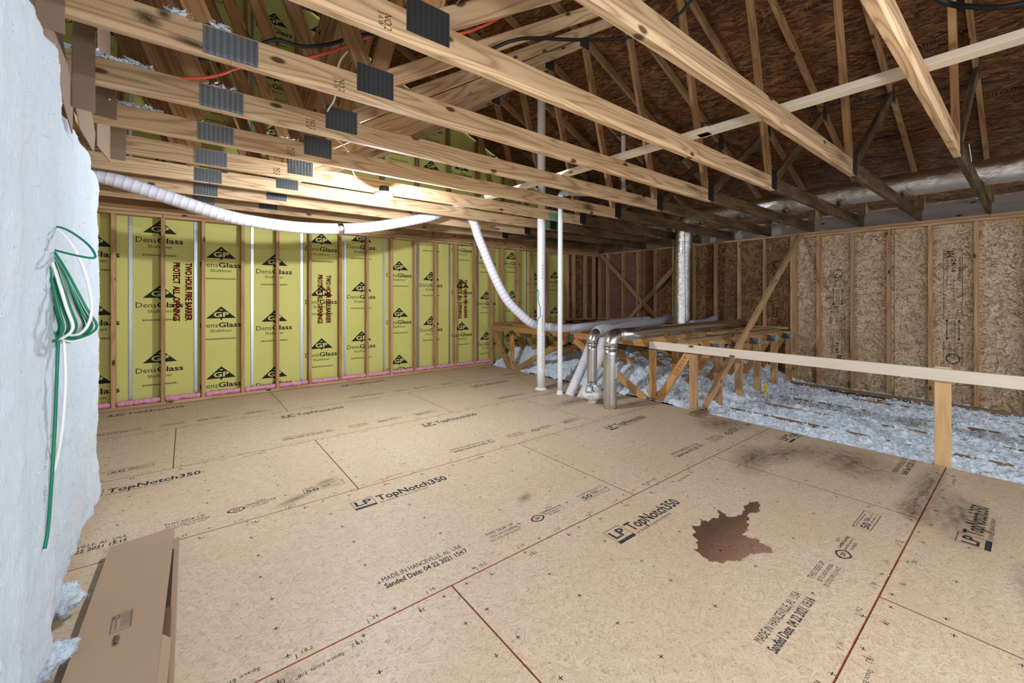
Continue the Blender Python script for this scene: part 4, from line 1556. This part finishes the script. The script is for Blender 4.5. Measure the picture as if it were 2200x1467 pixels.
tube('fan_cord', [tuple(bx + s2 * .01 - d2 * .02) [:2] + (.23,), tuple(bx + s2 * .02 - d2 * .03)[:2] + (.25,), tuple(bx + s2 * .04 - d2 * .035)[:2] + (.22,), tuple(bx + s2 * .05 - d2 * .02)[:2] + (.17,), tuple(bx + s2 * .07)[:2] + (.155,)], .004, M_BLACK, t, seg=6)
A = Acc()
for k in range(3):
    text(A, ('SUCTION FAN', 'AIR FLOW UP', 'DO NOT OPEN')[k], -.05, .006 - k * .012, .007, .08)
o = D.objects.new('label_print', A.mesh('label_print', [M_BOXINK]))
lp = Vector((fx, fy, .108)) - d2 * .1435
reg(o, Matrix(((s2.x, 0, -d2.x, lp.x), (s2.y, 0, -d2.y, lp.y), (0, 1, 0, lp.z), (0, 0, 0, 1))), t)
o = tube('grey_duct', [(6.6, 3.55, .845), (7.0, 3.56, .85), (7.38, 3.575, .885)], .06, M_VINYLG, None, seg=16)
tag(o, 'short grey duct with a pale blue mouth lying behind the large metal duct', 'duct')
ptube('end_collar', (7.37, 3.575, .884), (7.45, 3.58, .893), .066, M_BLUEEND, o)

# white flex ducts
fl = flex('flex_duct', [(-.95, 5.05, 2.33), (-.6, 5.0, 2.345), (-.17, 5.0, 2.235), (.289, 5.0, 2.112), (.62, 5.0, 2.072), (.958, 5.0, 2.06), (1.36, 5.0, 2.085), (1.778, 5.0, 2.15), (2.391, 4.98, 2.315), (2.62, 4.96, 2.40), (2.86, 4.94, 2.55), (3.06, 4.94, 2.53), (3.19, 4.93, 2.36),
                        (3.25, 4.90, 2.16), (3.32, 4.85, 1.944), (3.40, 4.78, 1.68), (3.496, 4.70, 1.414), (3.61, 4.65, 1.22), (3.755, 4.60, 1.068), (3.92, 4.55, .93), (4.10, 4.52, .868), (4.48, 4.45, .822), (4.98, 4.45, .82), (5.99, 4.76, .82), (6.8, 5.0, .825), (7.5, 4.95, .83)], .062, M_VINYL, None, .058, .018, 20)
tag(fl, 'long white ribbed flex duct sagging below the trusses and dropping to the platform', 'duct')
tp = Vector((1.40, 5.0, 2.0885))
tube('tape_band', [tp + Vector((k * .02 - .03, 0, k * .0028 - .004)) for k in range(4)], .0675, M_FOIL, fl, seg=18, straight=True)
tag(flex('flex_duct', [(3.93, 3.775, .0), (4.02, 3.78, .12), (4.20, 3.80, .34), (4.36, 3.82, .56), (4.44, 3.82, .72), (4.52, 3.82, .812), (4.64, 3.82, .838), (4.85, 3.84, .83)], .062, M_VINYL, None, .034, .03, 18),
    'white flex duct rising from the floor to the platform, the left one of a pair', 'duct')
tag(flex('flex_duct', [(3.95, 3.585, .0), (4.05, 3.585, .12), (4.22, 3.60, .33), (4.36, 3.61, .56), (4.44, 3.62, .72), (4.52, 3.63, .812), (4.64, 3.64, .838), (4.80, 3.65, .83)], .062, M_VINYL, None, .034, .03, 18),
    'white flex duct rising from the floor behind the fan, the right one of a pair', 'duct')

# foil ducts
def foil(name, pts, r, label, seed):
    path = resample(smooth_path(pts, 10), .02)
    wob = lambda i, k: .05 * noise.noise((i * .35, k * .8, seed)) + .03 * noise.noise((i * .12, k * .3, seed + 4))
    o = tube(name, path, r, M_FOIL, None, seg=30, straight=True, wob=wob)
    return tag(o, label, 'duct')


f1 = foil('foil_duct', [(6.58, -4.2, 2.605), (6.58, -1, 2.605), (6.58, .8, 2.60), (6.6, 2.0, 2.605), (6.6, 2.9, 2.61), (6.62, 3.3, 2.62)], .135, 'long silver foil duct lying on the chords under the right roof slope', 2)
f2 = foil('foil_duct', [(6.62, 3.34, 2.62), (6.64, 3.56, 2.61), (6.68, 3.70, 2.50), (6.70, 3.74, 2.30), (6.70, 3.76, 1.9), (6.70, 3.77, 1.3), (6.70, 3.77, .775)], .142, 'silver foil duct dropping vertically in front of the right wall', 9)
for k, (x, y) in enumerate(((6.56, 3.64), (6.62, 3.92))):
    tube('strap', [(x, y, 2.45), (x + .005, y, 1.6), (x + .02, y, .78)], .004, M_BLACK, f2, seg=5)
tag(tube('hanger_strap', [(5.95, 4.05, 2.33), (5.96, 4.06, 1.5), (5.98, 4.08, .80)], .0045, M_BLACK, None, seg=5), 'thin black strap hanging from a chord left of the foil duct', 'strap')

# ================================================================== PLATFORM TRUSSES (floor trusses beyond the deck edge)
PX = [4.60, 5.13, 5.70, 6.27, 6.88, 7.47]
ZTOP = .755


def platform_truss(k, x):
    t = thing('platform_truss', f'low open web truss of the platform, {ORD[k]} from the decking edge', 'truss', (x, 4.4, -.1), 'low platform trusses')
    mat = M_ORANGE
    B = lambda nm, a, b, m=mat, h=.089: board(nm, (x, a[0], a[1]), (x, b[0], b[1]), .038, h, m, t, (0, 0, 1) if abs(b[0] - a[0]) > .02 else (0, 1, 0))
    ye = 2.37 if k else 2.40
    B('top_chord', (6.47, ZTOP - .0445), (ye, ZTOP - .0445))
    B('bottom_chord', (6.47, -.075), (-3.0 if k else 2.2, -.075), M_GREY if k else mat)
    B('post', (ye + .045, -.03), (ye + .045, ZTOP - .09), M_STUD)
    B('post', (2.98, -.03), (2.98, ZTOP - .09))
    B('post', (5.83, -.03), (5.83, ZTOP - .09))
    B('web', (6.40, ZTOP - .11), (5.90, -.02))
    B('web', (5.76, -.02), (4.44, ZTOP - .10))
    B('web', (4.32, ZTOP - .10), (3.05, -.02))
    B('web', (2.92, -.02), (2.50, ZTOP - .11))
    for s in (-1, 1):
        xx = x + s * .0198
        for (y0, z0, y1, z1) in ((4.31, ZTOP - .15, 4.44, ZTOP - .02), (5.76, ZTOP - .13, 5.88, ZTOP - .06), (2.93, -.03, 3.06, .03), (ye + .005, ZTOP - .115, ye + .13, ZTOP - .03), (2.93, ZTOP - .12, 3.03, ZTOP - .06)):
            box('nail_plate', (xx - .0008, y0, z0), (xx + .0008, y1, z1), M_PLATE, t, .0003)
    # bent plate teeth at the cut end
    if k:
        for j in range(4):
            box('end_bracket', (x - .068 + j * .036, ye - .006, ZTOP - .105), (x - .044 + j * .036, ye + .002, ZTOP - .03), M_STEELSTUD, t)
    if k == 0:
        A = Acc()
        text(A, '2-1-10 015', .03, -.018, .036, .28, False)
        me = A.mesh('pencil_writing', [M_OSBINK])
        o = D.objects.new('pencil_writing', me)
        a = Vector((0, 2.92, -.02)); b = Vector((0, 2.50, ZTOP - .11))
        dirw = (b - a).normalized()
        # written down the brace, facing -X
        st = Vector((x - .0197, 0, 0)) + b - dirw * .02
        xd = -dirw; nz_ = Vector((-1, 0, 0)); yd = nz_.cross(xd)
        reg(o, Matrix(((xd.x, yd.x, nz_.x, st.x), (xd.y, yd.y, nz_.y, st.y), (xd.z, yd.z, nz_.z, st.z), (0, 0, 0, 1))), t)
    return t


for k, x in enumerate(PX):
    platform_truss(k, x)
# loose lumber on the platform
tag(board('loose_board', (4.62, 2.60, ZTOP + .019), (7.4, 2.56, ZTOP + .019), .088, .036, M_GREY, None), 'weathered grey board laid across the platform truss tops near their cut ends', 'board')
tag(board('loose_board', (5.9, 2.9, ZTOP + .0195), (7.7, 2.75, ZTOP + .0195), .088, .036, M_STUD, None), 'short tan board lying on the platform behind the grey board', 'board')
tag(board('loose_board', (4.7, 5.25, ZTOP + .019), (6.9, 5.9, ZTOP + .019), .088, .036, M_DARK, None), 'dark board lying on the platform behind the white flex duct', 'board')

# guard rail
t = thing('guard_rail', 'pale wooden guard rail along the edge of the decking', 'railing', (4.55, 1.0, 0))
board('rail_board', (4.557, 2.99, .700), (4.557, -2.6, .705), .036, .092, M_PALE, t)
board('rail_post', (4.597, .445, -.06), (4.597, .445, .762), .036, .090, M_POST, t, (0, 1, 0))
board('rail_post', (4.597, -1.6, -.06), (4.597, -1.6, .757), .036, .090, M_POST, t, (0, 1, 0))

# diagonal braces
tag(board('diagonal_brace', (4.62, 2.33, .045), (7.73, 2.345, 2.262), .038, .088, M_STUD, None, (0, 0, 1)), 'long diagonal brace from the decking edge up to the right wall', 'brace')
tag(box('foot_block', (4.32, 2.25, .0), (4.565, 2.345, .038), M_GREY, None), 'short wood block nailed to the floor at the foot of the long brace', 'wood block')
tag(board('diagonal_brace', (Xw - .022, 6.40, 2.275), (Xw - .022, 4.88, .80), .038, .088, M_STUD, None, (0, 0, 1)), 'wall brace falling to the right from the far corner of the reddish boards', 'brace')
tag(board('diagonal_brace', (Xw - .064, 4.45, 1.93), (Xw - .064, 5.60, .80), .038, .088, M_STUD, None, (0, 0, 1)), 'wall brace crossing the other one left of the foil duct', 'brace')

# ================================================================== BLOWN INSULATION beyond the deck
def blown():
    x0, x1, y0, y1 = 4.575, 7.745, -3.0, 6.44
    nx, ny = 200, 560
    xs = np.linspace(x0, x1, nx + 1); yv = np.linspace(y0, y1, ny + 1)
    V = []
    for y in yv:
        far = max(0.0, min(1.0, (y - 2.2) / 1.0))
        for x in xs:
            e = (x - x0)
            f1 = noise.fractal((x * 1.6, y * 1.2, 0), 1.0, 2.0, 4)
            f2 = noise.fractal((x * 9, y * 9, 4), .8, 2.0, 4)
            low = -.030 + .030 * f1 + .028 * f2
            # trough over the joists
            for px_ in PX[1:5]:
                d = abs(x - px_)
                if d < .07:
                    low -= .030 * (1 - d / .07) * max(0, .05 + noise.noise((px_ * 3.1, y * 1.1, 0)) * 2.0)
            if x > 7.05:
                low -= .045
            high = .02 + .24 * min(1, e / .5) + .10 * f1 + .04 * f2 - .06 * max(0, min(1, (x - 6.0)))
            z = low + (high - low) * (far * far * (3 - 2 * far))
            if e < .05:
                z = min(z, .012 + e * .3)
            z += .012 * noise.noise((x * 45, y * 45, 1))
            V.append((x, y, z))
    n1 = nx + 1
    F = [(j * n1 + i, j * n1 + i + 1, (j + 1) * n1 + i + 1, (j + 1) * n1 + i) for j in range(ny) for i in range(nx)]
    rn = random.Random(2)
    for k in range(16000):
        i = rn.randint(0, nx); j = rn.randint(int(ny * .25), ny)
        p = Vector(V[j * n1 + i])
        c = p + Vector((rn.uniform(-.01, .01), rn.uniform(-.01, .01), rn.uniform(0, .012)))
        s = rn.uniform(.004, .013)
        b = len(V)
        q = [c + Vector((rn.gauss(0, 1), rn.gauss(0, 1), rn.gauss(0, .8))) * s for _ in range(4)]
        V += [tuple(v) for v in q]
        F += [(b, b + 1, b + 2), (b, b + 2, b + 3), (b, b + 3, b + 1)]
    me = mesh_from('blown_insulation', V, F, [M_BLOWN])
    o = D.objects.new('blown_insulation', me)
    reg(o, Matrix.Identity(4))
    o['kind'] = 'stuff'
    o['label'] = 'loose white blown insulation between the low trusses beyond the decking'


blown()
sill = thing('sill_boards', 'dark reddish boards lying along the foot of the pale right wall', 'board', (7.3, .8, -.06))
board('sill_board', (7.05, -3.0, -.075), (7.05, 2.1, -.06), .09, .036, M_DARK, sill)
board('sill_board', (7.45, -3.0, -.10), (7.45, 2.1, -.085), .18, .030, M_DARK, sill)
# depth rulers
for (x, y, z0, z1, lab) in ((5.40, 5.10, .05, .62, 'yellow depth ruler standing in the insulation behind the vent pipes'),
                            (6.12, 2.25, -.08, .14, 'small yellow depth ruler in the insulation right of the long brace')):
    t = thing('depth_ruler', lab, 'ruler', (x, y, z0))
    dd = Vector((x, y, 0)).normalized(); ss = Vector((dd.y, -dd.x, 0))
    Mr = Matrix(((ss.x, 0, -dd.x, x), (ss.y, 0, -dd.y, y), (0, 1, 0, z0), (0, 0, 0, 1)))
    w = .018
    V = [(-w, 0, 0), (w, 0, 0), (w, z1 - z0, 0), (-w, z1 - z0, 0), (-w, 0, -.002), (w, 0, -.002), (w, z1 - z0, -.002), (-w, z1 - z0, -.002)]
    F = [(0, 1, 2, 3), (7, 6, 5, 4), (0, 4, 5, 1), (1, 5, 6, 2), (2, 6, 7, 3), (3, 7, 4, 0)]
    o = D.objects.new('ruler_card', mesh_from('ruler_card', V, F, [M_RULER]))
    reg(o, Mr, t)
    A = Acc()
    n = int((z1 - z0) / .0254)
    for k in range(n):
        rect(A, -w, k * .0254, -w + (.014 if k % 2 else .02), k * .0254 + .004)
        if k % 2 == 0:
            text(A, str(max(1, n - k)), -.002, k * .0254 + .002, .014, None, True)
    o = D.objects.new('ruler_print', A.mesh('ruler_print', [M_BOXINK]))
    reg(o, Mr @ Matrix.Translation((0, 0, .0006)), t)

# white flakes scattered on the decking
A = Acc()
rn = random.Random(21)
for k in range(420):
    if k < 250:
        x, y = FE - abs(rn.gauss(0, .25)), rn.uniform(-.5, 6.2)
    else:
        x, y = rn.uniform(-.3, 4.4), rn.uniform(.2, 6.3)
    s = rn.uniform(.0015, .006)
    c = Vector((x, y, .0035))
    q = [c + Vector((rn.gauss(0, 1) * s, rn.gauss(0, 1) * s, rn.uniform(-.002, .003))) for _ in range(3)]
    if (q[1] - q[0]).cross(q[2] - q[0]).z < 0:
        q = q[::-1]
    A.add(q, [(0, 1, 2)])
o = D.objects.new('dust_flakes', A.mesh('dust_flakes', [M_WHITESCUFF]))
o['kind'] = 'stuff'
o['label'] = 'tiny white flakes scattered over the decking'
reg(o, Matrix.Identity(4))
